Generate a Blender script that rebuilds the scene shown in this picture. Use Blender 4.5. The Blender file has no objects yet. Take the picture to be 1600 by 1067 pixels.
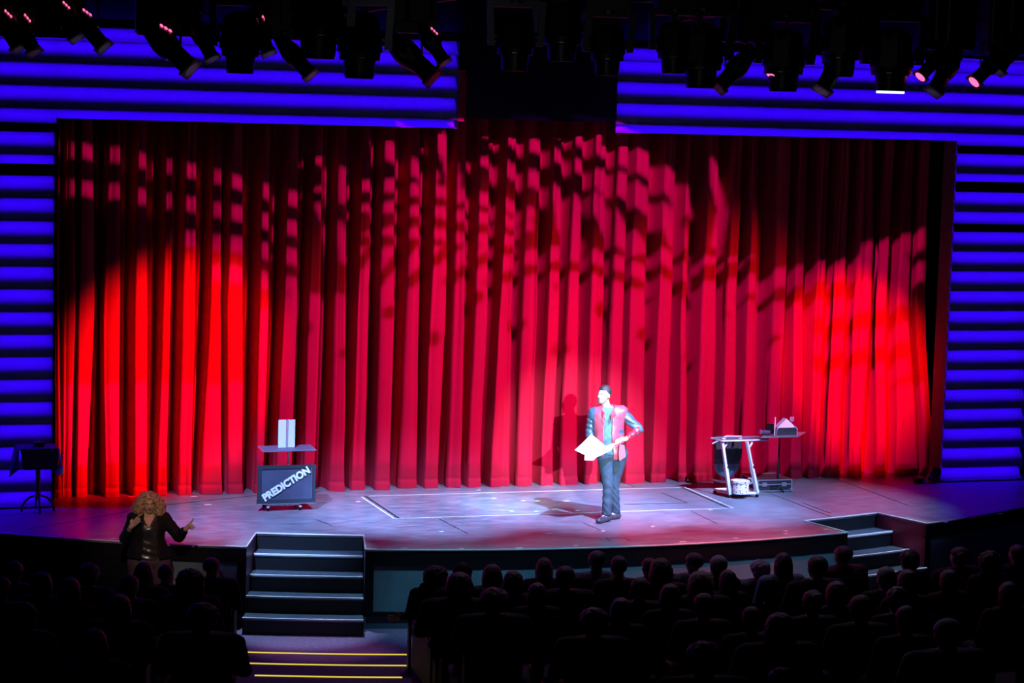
import bpy, bmesh, math, random
import numpy as np
from mathutils import Vector, Matrix, noise as mnoise
PI = math.pi
random.seed(7)
S = bpy.context.scene
COL = S.collection

# ------------------------------------------------------------------ camera
F_PX, YAW, PITCH, ROLL = 3605.1, .32750, .10400, .02950
YAW, PITCH, ROLL = 0.3275, 0.1040, 0.0295
CAM = np.array([-7.814, -30.6896, 5.565])
_cy, _sy, _cp, _sp = math.cos(YAW), math.sin(YAW), math.cos(PITCH), math.sin(PITCH)
FW = np.array([_sy*_cp, _cy*_cp, -_sp])
R0 = np.array([_cy, -_sy, 0.0])
U0 = np.cross(R0, FW)
_c, _s = math.cos(ROLL), math.sin(ROLL)
RT, UP = _c*R0+_s*U0, -_s*R0+_c*U0
cd = bpy.data.cameras.new('camera')
cd.sensor_width = 36.0
cd.lens = F_PX*36/1600
cd.clip_end = 200
cam = bpy.data.objects.new('camera', cd)
COL.objects.link(cam)
M = Matrix(((RT[0], UP[0], -FW[0], CAM[0]), (RT[1], UP[1], -FW[1], CAM[1]), (RT[2], UP[2], -FW[2], CAM[2]), (0, 0, 0, 1)))
cam.matrix_world = M
S.camera = cam


def ray(x, y):
    return FW+RT*(x-800)/F_PX-UP*(y-533.5)/F_PX


def bz(x, y, z=0.0):          # point of the horizontal plane z that the photograph shows at x, y
    d = ray(x, y)
    return CAM+d*(z-CAM[2])/d[2]


def by(x, y, Y):              # the same for the vertical plane at depth Y
    d = ray(x, y)
    return CAM+d*(Y-CAM[1])/d[1]


# ------------------------------------------------------------------ world, exposure
w = bpy.data.worlds.new('world')
S.world = w
w.use_nodes = True
w.node_tree.nodes['Background'].inputs[0].default_value = (.25, .2, .5, 1)
w.node_tree.nodes['Background'].inputs[1].default_value = .0012
S.view_settings.view_transform = 'Standard'
S.view_settings.look = 'None'
S.view_settings.exposure = 0
S.view_settings.gamma = 1
S.view_settings.use_curve_mapping = False
S.cycles.max_bounces = 6
S.cycles.diffuse_bounces = 3
S.cycles.glossy_bounces = 3
S.cycles.caustics_reflective = False
S.cycles.caustics_refractive = False
S.cycles.sample_clamp_indirect = 3
S.cycles.use_denoising = True


# ------------------------------------------------------------------ stage lamps and added fill lamps
def spot(name, loc, tgt, col, power, half, blend=.5, rad=.05):
    l = bpy.data.lights.new(name, 'SPOT')
    l.energy = power
    l.color = col
    l.spot_size = math.radians(half*2)
    l.spot_blend = blend
    l.shadow_soft_size = rad
    o = bpy.data.objects.new(name, l)
    COL.objects.link(o)
    o.location = loc
    d = Vector(tgt)-Vector(loc)
    o.rotation_euler = d.to_track_quat('-Z', 'Y').to_euler()
    return o


RED = (1, .004, .012)
PINK = (1, .015, .07)
COOL = (.29, .46, 1)
MAG = (.75, .0, 1)
# red washes on the curtain, left and right, and weaker ones over its centre
spot('red_wash_light', (2.0, -7.2, 7.3), (-2.15, .7, 1.65), RED, 19000, 9.4, .75, .08)
spot('red_wash_light', (5.5, -7.2, 7.3), (8.35, .7, 1.75), RED, 16000, 8.0, .75, .08)
spot('red_wash_light', (7.5, -7.2, 7.3), (1.6, .7, 1.6), RED, 4500, 15, .9, .08)
spot('red_wash_light', (9.5, -7.2, 7.3), (5.2, .7, 1.6), RED, 4500, 14, .9, .08)
spot('red_floor_light', (4.0, -6.0, 7.2), (4.2, -3.2, 0), PINK, 4200, 13, .9, .1)
spot('red_floor_light', (-1.0, -6.0, 7.2), (-2.6, -1.9, 0), PINK, 700, 11, .9, .1)
# cool washes over the playing area
for lx, tx, pw in ((-4.0, -1.0, 9000), (-.5, 1.0, 13000), (4.1, 3.1, 14000), (6.5, 4.9, 12000), (9.5, 6.8, 5000)):
    spot('cool_wash_light', (lx, -7.2, 7.3), (tx, -1.2, .0), COOL, pw*1.2, 12.0, .9, .05)
spot('cyan_pool_light', (1.7, -7.2, 7.3), (2.35, -.75, 0), (.35, .95, 1), 8000, 5.0, 1, .05)
# follow spot on the performer, thrown from the balcony
spot('follow_spot', (-1.0, -24.2, 5.75), (3.3, -2.1, 1.15), (.62, .86, 1), 62000, 3.2, .8, .03)
# dim warm light for the interpreter
spot('interpreter_light', (-5.2, -12, 6.0), (-3.0, -3.1, .35), (1, .78, .62), 1000, 5, .8, .05)
spot('added_rim_light', (1.0, -3.5, 7.6), (.8, -8.5, 0), (.75, .6, 1), 150, 38, 1, .1)  # added lamps that rim the audience's heads, in place of stage spill
spot('added_rim_light', (6.0, -3.5, 7.6), (4.6, -8.5, 0), (.9, .6, .9), 170, 38, 1, .1)
spot('step_glow', (-1.1, -2.2, 7.2), (-1.2, -3.35, -.4), (.35, .62, 1), 3000, 8, .6, .05)
spot('step_glow', (6.9, -2.2, 7.2), (6.9, -3.3, -.4), (.6, .75, 1), 2000, 8, .6, .05)
for lx in (.6, 2.2, 3.8, 5.4):
    spot('added_facade_light', (lx, -7.3, 6.9), (lx, -3.9, -.40), (.2, .62, 1), 1900, 9, 1, .05)  # added teal wash to brighten the stage front
spot('added_glint_light', (-3.5, -17, 6.3), (1.2, -8, 6.5), (.75, .8, 1), 60, 26, 1, .1)  # added lamp, only for glints on the hanging fixtures
spot('added_aisle_light', (-1.6, -5.5, 7.0), (-1.3, -4.7, -1.0), (.9, .42, 1), 700, 8, .8, .05)  # added purple lamp to lift the aisle carpet

# ------------------------------------------------------------------ materials
MATS = {}


def mat(name, col, rough=.6, metal=0, emit=None, es=0, sheen=0, spec=.5, bump=0, bscale=60, var=0, vscale=5, coat=0):
    if name in MATS:
        return MATS[name]
    m = bpy.data.materials.new(name)
    m.use_nodes = True
    nt = m.node_tree
    b = nt.nodes['Principled BSDF']
    b.inputs['Base Color'].default_value = (*col, 1)
    b.inputs['Roughness'].default_value = rough
    b.inputs['Metallic'].default_value = metal
    b.inputs['Specular IOR Level'].default_value = spec
    if coat:
        b.inputs['Coat Weight'].default_value = coat
    if emit:
        b.inputs['Emission Color'].default_value = (*emit, 1)
        b.inputs['Emission Strength'].default_value = es
    if sheen:
        b.inputs['Sheen Weight'].default_value = sheen
        b.inputs['Sheen Roughness'].default_value = .35
        b.inputs['Sheen Tint'].default_value = (*[min(1, c*1.6+.02) for c in col], 1)
    tc = nt.nodes.new('ShaderNodeTexCoord')
    if bump:
        n = nt.nodes.new('ShaderNodeTexNoise')
        n.inputs['Scale'].default_value = bscale
        n.inputs['Detail'].default_value = 4
        nt.links.new(tc.outputs['Object'], n.inputs['Vector'])
        bp = nt.nodes.new('ShaderNodeBump')
        bp.inputs['Strength'].default_value = bump
        bp.inputs['Distance'].default_value = .01
        nt.links.new(n.outputs['Fac'], bp.inputs['Height'])
        nt.links.new(bp.outputs['Normal'], b.inputs['Normal'])
    if var:
        n = nt.nodes.new('ShaderNodeTexNoise')
        n.inputs['Scale'].default_value = vscale
        n.inputs['Detail'].default_value = 5
        nt.links.new(tc.outputs['Object'], n.inputs['Vector'])
        r = nt.nodes.new('ShaderNodeMapRange')
        r.inputs[1].default_value = .3
        r.inputs[2].default_value = .7
        r.inputs[3].default_value = 1-var
        r.inputs[4].default_value = 1+var
        nt.links.new(n.outputs['Fac'], r.inputs[0])
        mx = nt.nodes.new('ShaderNodeVectorMath')
        mx.operation = 'SCALE'
        mx.inputs[0].default_value = col
        nt.links.new(r.outputs[0], mx.inputs['Scale'])
        nt.links.new(mx.outputs[0], b.inputs['Base Color'])
    MATS[name] = m
    return m


def stage_floor_mat():
    m = bpy.data.materials.new('stage_floor')
    m.use_nodes = True
    nt = m.node_tree
    b = nt.nodes['Principled BSDF']
    tc = nt.nodes.new('ShaderNodeTexCoord')
    mp = nt.nodes.new('ShaderNodeMapping')
    mp.inputs['Scale'].default_value = (1.0, 2.6, 1)
    nt.links.new(tc.outputs['Object'], mp.inputs[0])
    n = nt.nodes.new('ShaderNodeTexNoise')
    n.inputs['Scale'].default_value = 3.4
    n.inputs['Detail'].default_value = 6
    n.inputs['Roughness'].default_value = .6
    n.inputs['Distortion'].default_value = .6
    nt.links.new(mp.outputs[0], n.inputs['Vector'])
    r = nt.nodes.new('ShaderNodeValToRGB')
    r.color_ramp.elements[0].position = .32
    r.color_ramp.elements[0].color = (.125, .12, .14, 1)
    r.color_ramp.elements[1].position = .72
    r.color_ramp.elements[1].color = (.29, .28, .31, 1)
    nt.links.new(n.outputs['Fac'], r.inputs[0])
    nt.links.new(r.outputs[0], b.inputs['Base Color'])
    q = nt.nodes.new('ShaderNodeMapRange')
    q.inputs[1].default_value = .3
    q.inputs[2].default_value = .7
    q.inputs[3].default_value = .30
    q.inputs[4].default_value = .38
    nt.links.new(n.outputs['Fac'], q.inputs[0])
    nt.links.new(q.outputs[0], b.inputs['Roughness'])
    bp = nt.nodes.new('ShaderNodeBump')
    bp.inputs['Strength'].default_value = .03
    bp.inputs['Distance'].default_value = .01
    nt.links.new(n.outputs['Fac'], bp.inputs['Height'])
    nt.links.new(bp.outputs[0], b.inputs['Normal'])
    return m


M_FLOOR = stage_floor_mat()
M_CURT = mat('red_velvet', (.42, .010, .034), .9, sheen=.6, spec=.1, bump=.25, bscale=160)
M_BLACK = mat('black_paint', (.004, .004, .005), .6, spec=.15)
M_BLACKM = mat('black_metal', (.02, .02, .022), .35, metal=.3)
M_DRAPE = mat('black_drape', (.008, .009, .012), .9, spec=.1)
M_SLAT = mat('louvre_slat', (.25, .25, .28), .6, spec=.2)
M_LED = mat('blue_led', (0, 0, 0), emit=(.035, .0, 1), es=42)
M_ALU = mat('aluminium', (.62, .63, .66), .35, metal=.85)
M_WHITEM = mat('white_metal', (.72, .74, .78), .4, metal=.2)
M_WHITE = mat('white_card', (.82, .84, .84), .6)
M_TAPE = mat('white_tape', (.75, .75, .7), .6)
M_BTAPE = mat('black_tape', (.01, .01, .012), .5)
M_PANEL = mat('facade_panel', (.11, .16, .18), .7, var=.15, vscale=3)
M_MAROON = mat('maroon_panel', (.20, .03, .06), .5)
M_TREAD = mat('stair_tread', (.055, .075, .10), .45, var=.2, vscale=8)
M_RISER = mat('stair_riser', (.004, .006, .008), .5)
M_NOSE = mat('aluminium_nosing', (.85, .85, .8), .5)
M_CARPET = mat('aisle_carpet', (.20, .12, .20), .95, bump=.4, bscale=200, var=.2, vscale=20)
M_CARPETD = mat('dark_carpet', (.025, .02, .03), .95, bump=.4, bscale=200)
M_YELLOW = mat('glowing_yellow_nosing', (.7, .55, .05), .5, emit=(1, .78, .08), es=.75)
M_SKIN = mat('skin', (.62, .40, .30), .5, spec=.4)
M_SKIN2 = mat('skin_warm', (.62, .38, .27), .5, spec=.4)
M_EYE = mat('eye_dark', (.03, .02, .02), .25)
M_LIP = mat('lip', (.45, .14, .13), .5)
M_JEANS = mat('blue_jeans', (.024, .042, .07), .8, bump=.3, bscale=120, var=.25, vscale=14)
M_TEE = mat('blue_grey_shirt', (.10, .19, .25), .8, var=.3, vscale=22)
M_REDL = mat('red_leather', (.55, .07, .11), .32, spec=.7, var=.2, vscale=12, coat=.2)
M_NAVY = mat('blue_leather', (.06, .10, .15), .36, spec=.7, var=.35, vscale=16)
M_SHOE = mat('dark_boot', (.05, .045, .06), .35, var=.5, vscale=30)
M_HAIRD = mat('dark_hair', (.035, .03, .03), .45, bump=.5, bscale=180)
M_HAIRS = mat('short_brown_hair', (.035, .03, .03), .4, bump=.5, bscale=180)
M_STUB = mat('stubble_skin', (.33, .25, .23), .6)
M_SIGN = mat('slate_board', (.055, .06, .105), .6, var=.15, vscale=6)

# ------------------------------------------------------------------ object helpers


def tag(o, label=None, cat=None, group=None, kind=None):
    if label:
        o['label'] = label
    if cat:
        o['category'] = cat
    if group:
        o['group'] = group
    if kind:
        o['kind'] = kind
    return o


def empty(name, loc, rz=0, label=None, cat=None, group=None):
    o = bpy.data.objects.new(name, None)
    COL.objects.link(o)
    o.empty_display_size = .1
    o.location = [float(v) for v in loc]
    o.rotation_euler = (0, 0, rz)
    return tag(o, label, cat, group)


def mesh_obj(name, verts, faces, m, parent=None, smooth=False):
    me = bpy.data.meshes.new(name)
    me.from_pydata([tuple(map(float, v)) for v in verts], [], [tuple(map(int, f)) for f in faces])
    ms = m if isinstance(m, (list, tuple)) else [m]
    for a in ms:
        me.materials.append(a)
    if smooth:
        me.polygons.foreach_set('use_smooth', [True]*len(me.polygons))
    me.update()
    o = bpy.data.objects.new(name, me)
    COL.objects.link(o)
    if parent:
        o.parent = parent
    return o


class MB:
    def __init__(s):
        s.bm = bmesh.new()

    def box(s, c, d, rot=None, bev=.0):
        r = bmesh.ops.create_cube(s.bm, size=1)
        vs = r['verts']
        for v in vs:
            v.co = Vector((v.co.x*d[0], v.co.y*d[1], v.co.z*d[2]))
        if bev:
            es = list({e for v in vs for e in v.link_edges})
            rr = bmesh.ops.bevel(s.bm, geom=es, offset=bev, segments=2, affect='EDGES', clamp_overlap=True)
            vs = list({v for f in rr['faces'] for v in f.verts} | {v for v in vs if v.is_valid})
        T = Matrix.Translation(Vector([float(a) for a in c]))
        if rot is not None:
            T = T @ (rot if isinstance(rot, Matrix) else Matrix.Rotation(rot, 4, 'Z'))
        bmesh.ops.transform(s.bm, matrix=T, verts=vs)
        return s

    def cone(s, a, b, ra, rb=None, seg=20, cap=True):
        a, b = Vector([float(v) for v in a]), Vector([float(v) for v in b])
        rb = ra if rb is None else rb
        d = b-a
        L = d.length
        r = bmesh.ops.create_cone(s.bm, cap_ends=cap, segments=seg, radius1=ra, radius2=rb, depth=L)
        T = Matrix.Translation((a+b)/2) @ d.to_track_quat('Z', 'Y').to_matrix().to_4x4()
        bmesh.ops.transform(s.bm, matrix=T, verts=r['verts'])
        return s

    def tube(s, pts, rad, seg=10):
        for a, b in zip(pts[:-1], pts[1:]):
            s.cone(a, b, rad, rad, seg)
        for p in pts[1:-1]:
            s.ball(p, rad, 8)
        return s

    def ball(s, c, r, seg=16, sc=(1, 1, 1)):
        q = bmesh.ops.create_uvsphere(s.bm, u_segments=seg, v_segments=max(6, seg//2), radius=r)
        bmesh.ops.transform(s.bm, matrix=Matrix.Translation(Vector([float(v) for v in c])) @ Matrix.Diagonal((*sc, 1)), verts=q['verts'])
        return s

    def prism(s, pts, off):
        off = Vector([float(v) for v in off])
        a = [s.bm.verts.new([float(v) for v in p]) for p in pts]
        b = [s.bm.verts.new(Vector([float(v) for v in p])+off) for p in pts]
        n = len(pts)
        s.bm.faces.new(a)
        s.bm.faces.new(b[::-1])
        for i in range(n):
            s.bm.faces.new((a[i], b[i], b[(i+1) % n], a[(i+1) % n]))
        return s

    def build(s, name, m, parent=None, smooth=False):
        bmesh.ops.recalc_face_normals(s.bm, faces=s.bm.faces[:])
        me = bpy.data.meshes.new(name)
        s.bm.to_mesh(me)
        s.bm.free()
        ms = m if isinstance(m, (list, tuple)) else [m]
        for a in ms:
            me.materials.append(a)
        if smooth:
            me.polygons.foreach_set('use_smooth', [True]*len(me.polygons))
            try:
                me.set_sharp_from_angle(angle=math.radians(40))
            except Exception:
                pass
        o = bpy.data.objects.new(name, me)
        COL.objects.link(o)
        if parent:
            o.parent = parent
        return o


def grid_obj(name, P, m, parent=None, smooth=True):
    """P: rows x cols x 3 array"""
    a, b = P.shape[:2]
    idx = np.arange(a*b).reshape(a, b)
    f = np.stack([idx[:-1, :-1], idx[:-1, 1:], idx[1:, 1:], idx[1:, :-1]], -1).reshape(-1, 4)
    return mesh_obj(name, P.reshape(-1, 3), f, m, parent, smooth)


def struct(o):
    o['kind'] = 'structure'
    return o


def copy_tree(o, parent=None):
    c = o.copy()
    COL.objects.link(c)
    c.parent = parent
    for ch in list(o.children):
        copy_tree(ch, c)
    return c


# ------------------------------------------------------------------ setting: stage
CX, CY, RF = 2.87, 10.02, 14.0          # the front of the stage is an arc about this centre


def arc(R, t, z=0.0):
    return (CX+R*math.sin(t), CY-R*math.cos(t), z)


rad = math.radians
STEPS_L = (rad(-19.65), rad(-13.65))
STEPS_R = (rad(13.65), rad(19.65))
RB = 13.08
TMIN, TMAX = rad(-42), rad(42)


def front_profile():
    out = []
    n = 90
    t = TMIN
    for i in range(n+1):
        t = TMIN+(TMAX-TMIN)*i/n
        skip = False
        for a, b in (STEPS_L, STEPS_R):
            if a-1e-6 <= t <= b+1e-6:
                skip = True
        if not skip:
            out.append((t, RF))
    for a, b in (STEPS_L, STEPS_R):
        out += [(a-1e-5, RF), (a, RB), (b, RB), (b+1e-5, RF)]
        for k in range(1, 6):
            out.append((a+(b-a)*k/6, RB))
    out.sort(key=lambda q: q[0])
    return out


FP = front_profile()
pts = [arc(R, t) for t, R in FP]
xs0, xs1 = pts[0][0], pts[-1][0]
poly = [Vector((p[0], p[1], 0)) for p in pts]+[Vector((xs1, 3.0, 0)), Vector((xs0, 3.0, 0))]
b = MB()
b.prism(poly, (0, 0, -.022))
floor = struct(b.build('floor', M_FLOOR))
b.bm = None
# front fascia: thin metal edge, black band, inset panels, frame and kick board
b = MB()
for i in range(len(pts)-1):
    (t0, r0), (t1, r1) = FP[i], FP[i+1]
    a, c = Vector(arc(r0+.004, t0, .006)), Vector(arc(r1+.004, t1, .006))
    if (a-c).length > 1e-4:
        b.cone(a, c, .011, .011, 6)
edge = struct(b.build('trim_1', mat('stage_edge_metal', (.75, .7, .66), .4, metal=.1)))


def arc_wall(b, R, t0, t1, z0, z1, th=.05, n=None):
    n = n or max(1, int(abs(t1-t0)/rad(1.0)))
    for i in range(n):
        ta, tb = t0+(t1-t0)*i/n, t0+(t1-t0)*(i+1)/n
        b.prism([arc(R, ta, z0), arc(R, tb, z0), arc(R-th, tb, z0), arc(R-th, ta, z0)], (0, 0, z1-z0))


bB, bP, bK = MB(), MB(), MB()
SEGS = [(TMIN, STEPS_L[0]), (STEPS_L[1], STEPS_R[0]), (STEPS_R[1], TMAX)]
for a, c in SEGS:
    arc_wall(bB, RF-.004, a, c, -.20, -.022, .06)
    arc_wall(bB, RF-.01, a, c, -.84, -.78, .05)
    arc_wall(bK, RF-.05, a, c, -1.0, -.84, .05)
for a, c in ((rad(-26.0), STEPS_L[0]-rad(.45)), (STEPS_L[1]+rad(.45), STEPS_R[0]-rad(.45)), (STEPS_R[1]+rad(.35), rad(30))):
    arc_wall(bP, RF-.035, a, c, -.78, -.20, .03)
arc_wall(bB, RF-.012, TMIN, rad(-26.0), -.80, -.19, .05)
arc_wall(bB, RF-.012, rad(30), TMAX, -.80, -.19, .05)
for a in (rad(-26), STEPS_L[0]-rad(.45), STEPS_L[1], STEPS_R[0]-rad(.45), STEPS_R[1]):
    arc_wall(bB, RF-.008, a, a+rad(.45), -.84, -.15, .05, 1)
struct(bB.build('wall_front', M_BLACK))
struct(bP.build('trim_2', M_PANEL))
struct(bK.build('baseboard_front', mat('kick_board', (.05, .07, .09), .6)))
# cheeks of the two stair cuts
b = MB()
for t in STEPS_L:
    s = -.02 if t == STEPS_L[0] else .02
    b.prism([arc(RB, t, -.022), arc(RF-.01, t, -.022), arc(RF-.01, t, -1), arc(RB, t, -1)], Vector(arc(1, t+PI/2))*0+Vector((math.cos(t)*s, math.sin(t)*s, 0)))
struct(b.build('wall_side', mat('stair_cheek', (.16, .10, .14), .4)))
b = MB()
for t in STEPS_R:
    s = -.02 if t == STEPS_R[0] else .02
    b.prism([arc(RB, t, -.022), arc(RF-.01, t, -.022), arc(RF-.01, t, -1), arc(RB, t, -1)], Vector((math.cos(t)*s, math.sin(t)*s, 0)))
struct(b.build('wall_side', mat('stair_cheek_red_lit', (.36, .03, .07), .45)))  # red light on these cheeks is put into their colour


def steps(t0, t1, label):
    tm = (t0+t1)/2
    root = empty('stage_steps', arc(RB+.6, tm, -1.0), 0, label, 'stairs')
    off = -Vector(root.location)
    e = rad(.06)

    def seg(name, Ra, Rb_, z0, z1, m, par):
        b = MB()
        n = 6
        for i in range(n):
            ta, tb = t0+e+(t1-t0-2*e)*i/n, t0+e+(t1-t0-2*e)*(i+1)/n
            b.prism([Vector(arc(Ra, ta, z0))+off, Vector(arc(Ra, tb, z0))+off, Vector(arc(Rb_, tb, z0))+off, Vector(arc(Rb_, ta, z0))+off], (0, 0, z1-z0))
        return b.build(name, m, par)
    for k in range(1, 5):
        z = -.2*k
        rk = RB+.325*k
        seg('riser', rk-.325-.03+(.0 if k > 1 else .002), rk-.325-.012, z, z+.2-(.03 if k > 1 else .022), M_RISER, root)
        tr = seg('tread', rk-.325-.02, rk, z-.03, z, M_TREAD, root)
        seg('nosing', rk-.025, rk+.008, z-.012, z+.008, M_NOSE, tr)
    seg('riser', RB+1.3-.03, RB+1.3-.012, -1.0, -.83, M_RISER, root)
    b = MB()
    for t in (t0+e, t1-e):
        sg = 1 if t < tm else -1
        pr = []
        for k in range(1, 5):
            pr += [Vector(arc(RB+.325*(k-1)+.003, t, -.2*k-.031))+off, Vector(arc(RB+.325*k-.01, t, -.2*k-.031))+off]
        pr += [Vector(arc(RB+1.29, t, -1))+off, Vector(arc(RB+.003, t, -1))+off]
        b.prism(pr, Vector((math.cos(t)*.02*sg, math.sin(t)*.02*sg, 0)))
    b.build('stringer', M_BLACK, root)
    return root


steps(*STEPS_L, 'flight of dark stage steps beside the sign language interpreter, left of centre')
steps(*STEPS_R, 'flight of dark steps with a red lit side wall at the right of the stage')

# white and black tape rectangle and seams on the floor, part of the floor


def strip(name, a, c, wd, m, z=.002):
    a, c = Vector((a[0], a[1], 0)), Vector((c[0], c[1], 0))
    d = (c-a).normalized()
    n = Vector((-d.y, d.x, 0))*wd/2
    b = MB()
    b.prism([a-n+Vector((0, 0, z-.0015)), c-n+Vector((0, 0, z-.0015)), c+n+Vector((0, 0, z-.0015)), a+n+Vector((0, 0, z-.0015))], (0, 0, .0015))
    return b.build(name, m, floor)


x0, x1, y0, y1 = .49, 5.40, -1.60, .13
for a, c in (((x0, y0), (x1, y0)), ((x0+.12, y1), (x1, y1)), ((x0, y0), (x0, y1-.05)), ((x1, y0), (x1, y1))):
    strip('floor_tape', a, c, .022, M_TAPE, .004)
strip('floor_tape', (x0+.07, y0), (x0+.07, y1), .025, M_BTAPE, .004)
strip('floor_tape', (x1-.06, y0), (x1-.06, y1), .025, M_BTAPE, .004)
for (ax, ay), (cx_, cy_) in (((687, 811), (731, 834)), ((1034, 770), (1074, 786)), ((1074, 786), (975, 788)), ((912, 817), (940, 829)), ((1080, 799), (1120, 818)), ((974, 753), (992, 761)), ((1255, 786), (1298, 802)), ((1190, 766), (1300, 808)),
                             ((947, 841), (975, 840)), ((975, 840), (985, 845)), ((947, 841), (955, 846)), ((40, 828), (250, 790)), ((250, 790), (420, 772)), ((0, 806), (120, 795)), ((495, 812), (520, 822)), ((1300, 746), (1420, 790))):
    strip('floor_seam', bz(ax, ay)[:2], bz(cx_, cy_)[:2], .012, M_BTAPE, .003)
for x, y in ((11, 833), (94, 836), (177, 842), (266, 848), (354, 853), (631, 857), (722, 857.5), (811, 856.5), (900, 853), (1067, 847), (1150, 841), (1228, 834), (1290, 828), (1478, 816), (1520, 810), (1563, 803),
             (859, 834), (1020, 823), (1228, 830), (942, 830), (690, 831), (800, 799), (818, 783), (838, 799), (867, 796), (885, 783), (902, 798), (840, 783), (560, 784), (772, 779), (205, 776), (325, 789), (303, 776), (600, 764), (748, 766), (1110, 797)):
    p = bz(x, y)
    l = .09 if x % 2 else .06
    strip('floor_tape', (p[0]-l/2, p[1]), (p[0]+l/2, p[1]+.01), .05, M_TAPE, .0045)

# ------------------------------------------------------------------ setting: louvred proscenium with blue strips
P_, ZB, SH = .29880, .2211, .0268
XL, XR, G1, G2 = -3.7826, 9.5216, 1.6921, 4.0469
LZ = [ZB+k*P_-(SH if k >= 15 else 0) for k in range(21)]
LZ.append(LZ[20]+.185)
XEND = float(by(1596, 690, 0)[0])


def slat(x0, x1, zt, zb, par, lip=True, short=False):
    h = zt-zb
    prof = [(.055, .035), (.050, -.015), (.034, -.055), (.010, -.095), (-.018, -.130), (-.038, -.155), (-.050, -.178), (-.056, -.205), (-.060, -.26)]
    pr = []
    for y, dz in prof:
        z = zt+dz
        if z < zb+.012:
            break
        pr.append((y, z))
    pr.append((-.058, zb+.010))
    pr += [(-.070, zb+.008), (-.070, zb), (-.05, zb)]
    nx = 2
    xs = [x0, x1]
    P = np.zeros((len(pr), nx, 3))
    for i, (y, z) in enumerate(pr):
        for j, x in enumerate(xs):
            P[i, j] = (x, y, z)
    s = grid_obj('slat', P, M_SLAT, par, False)
    # strip light tucked behind the lip above
    n = max(1, int((x1-x0)/.3))
    vs, fs = [], []
    for i in range(n+1):
        x = x0+.01+(x1-x0-.02)*i/n
        vs += [(x, -.052, zt+.012), (x, -.030, zt+.012)]
    for i in range(n):
        a = 2*i
        fs.append((a, a+1, a+3, a+2))
    mesh_obj('light_strip', vs, fs, M_LED, s)
    return s


def louvre(name, x0, x1, k0, k1):
    w_ = struct(mesh_obj(name, [(x0, .07, LZ[k0]-P_), (x1, .07, LZ[k0]-P_), (x1, .07, LZ[k1]+.08), (x0, .07, LZ[k1]+.08)], [(0, 1, 2, 3)], M_BLACK))
    for k in range(k0, k1+1):
        zb = LZ[k-1] if k > 0 else .02
        if k == 15:      # short slat: the face is cut by an extra flat lip
            slat(x0, x1, LZ[k], zb, w_)
            MB().box(((x0+x1)/2, -.068, (LZ[k]-.115+zb)/2), (x1-x0, .014, LZ[k]-.115-zb)).build('slat', M_BLACK, w_)
        else:
            slat(x0, x1, LZ[k], zb, w_)
    # the lip above the topmost line
    MB().box(((x0+x1)/2, -.068, LZ[k1]+.06), (x1-x0, .012, .12)).build('slat', M_BLACK, w_)
    return w_


HB = 5.155
louvre('wall_left', -6.6, XL, 0, 16)
louvre('wall_right', XR, XEND, 0, 12)
louvre('wall_right', XR, 12.4, 13, 16)


def header(name, x0, x1, xo0, xo1):
    w_ = struct(mesh_obj(name, [(x0, .07, HB), (x1, .07, HB), (x1, .07, LZ[21]+.08), (x0, .07, LZ[21]+.08)], [(0, 1, 2, 3)], M_BLACK))
    slat(x0, x1, LZ[17], HB, w_)
    for k in range(18, 22):
        slat(x0, x1, LZ[k], LZ[k-1], w_)
    MB().box(((x0+x1)/2, -.068, LZ[21]+.06), (x1-x0, .012, .12)).build('slat', M_BLACK, w_)
    return w_


header('wall_header', XL, G1, 0, 0)
header('wall_header', G2, XR, 0, 0)
for x0_, x1_, nm in ((-6.6, XL, 'wall_left'), (XR, 12.4, 'wall_right')):
    w_ = struct(mesh_obj(nm, [(x0_, .07, LZ[16]), (x1_, .07, LZ[16]), (x1_, .07, LZ[21]+.08), (x0_, .07, LZ[21]+.08)], [(0, 1, 2, 3)], M_BLACK))
    for k in range(17, 22):
        slat(x0_, x1_, LZ[k], LZ[k-1], w_)
# reveals, black surround above, masking behind the opening
b = MB()
b.box((XL-.012, .18, 2.58), (.02, .36, 5.15))
b.box((XL-.012, -.03, 2.6), (.02, .1, 5.0))
b.box((G1+.008, .0, 5.8), (.012, .14, 1.3))
b.box((G2-.008, .0, 5.8), (.012, .14, 1.3))
struct(b.build('trim_3', M_BLACK))
b = MB()
b.box((XR+.012, .16, 2.58), (.02, .36, 5.15))
struct(b.build('trim_4', mat('red_lit_reveal', (.12, .02, .035), .6)))  # dark red light on the right reveal, put into its colour
MBs = MB()
MBs.box((2.9, .10, 7.6), (19, .06, 2.4))
MBs.box((2.9, .9, 5.9), (14.6, .05, .6))
MBs.box((11.2+.35, -.4, 2.4), (1.7, .05, 4.9)) if False else None
struct(MBs.build('wall_upper', M_DRAPE))
b = MB()
b.box((-1, 1.6, 3), (18, .05, 6.2))
b.box((10, 1.6, 3), (6, .05, 6.2))
struct(b.build('wall_back', M_DRAPE))
b = MB()
b.box((XEND+1.0, .25, 1.9), (1.95, .05, 3.75))
struct(b.build('wall_wing', mat('wing_panel', (.02, .022, .035), .6)))
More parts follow.
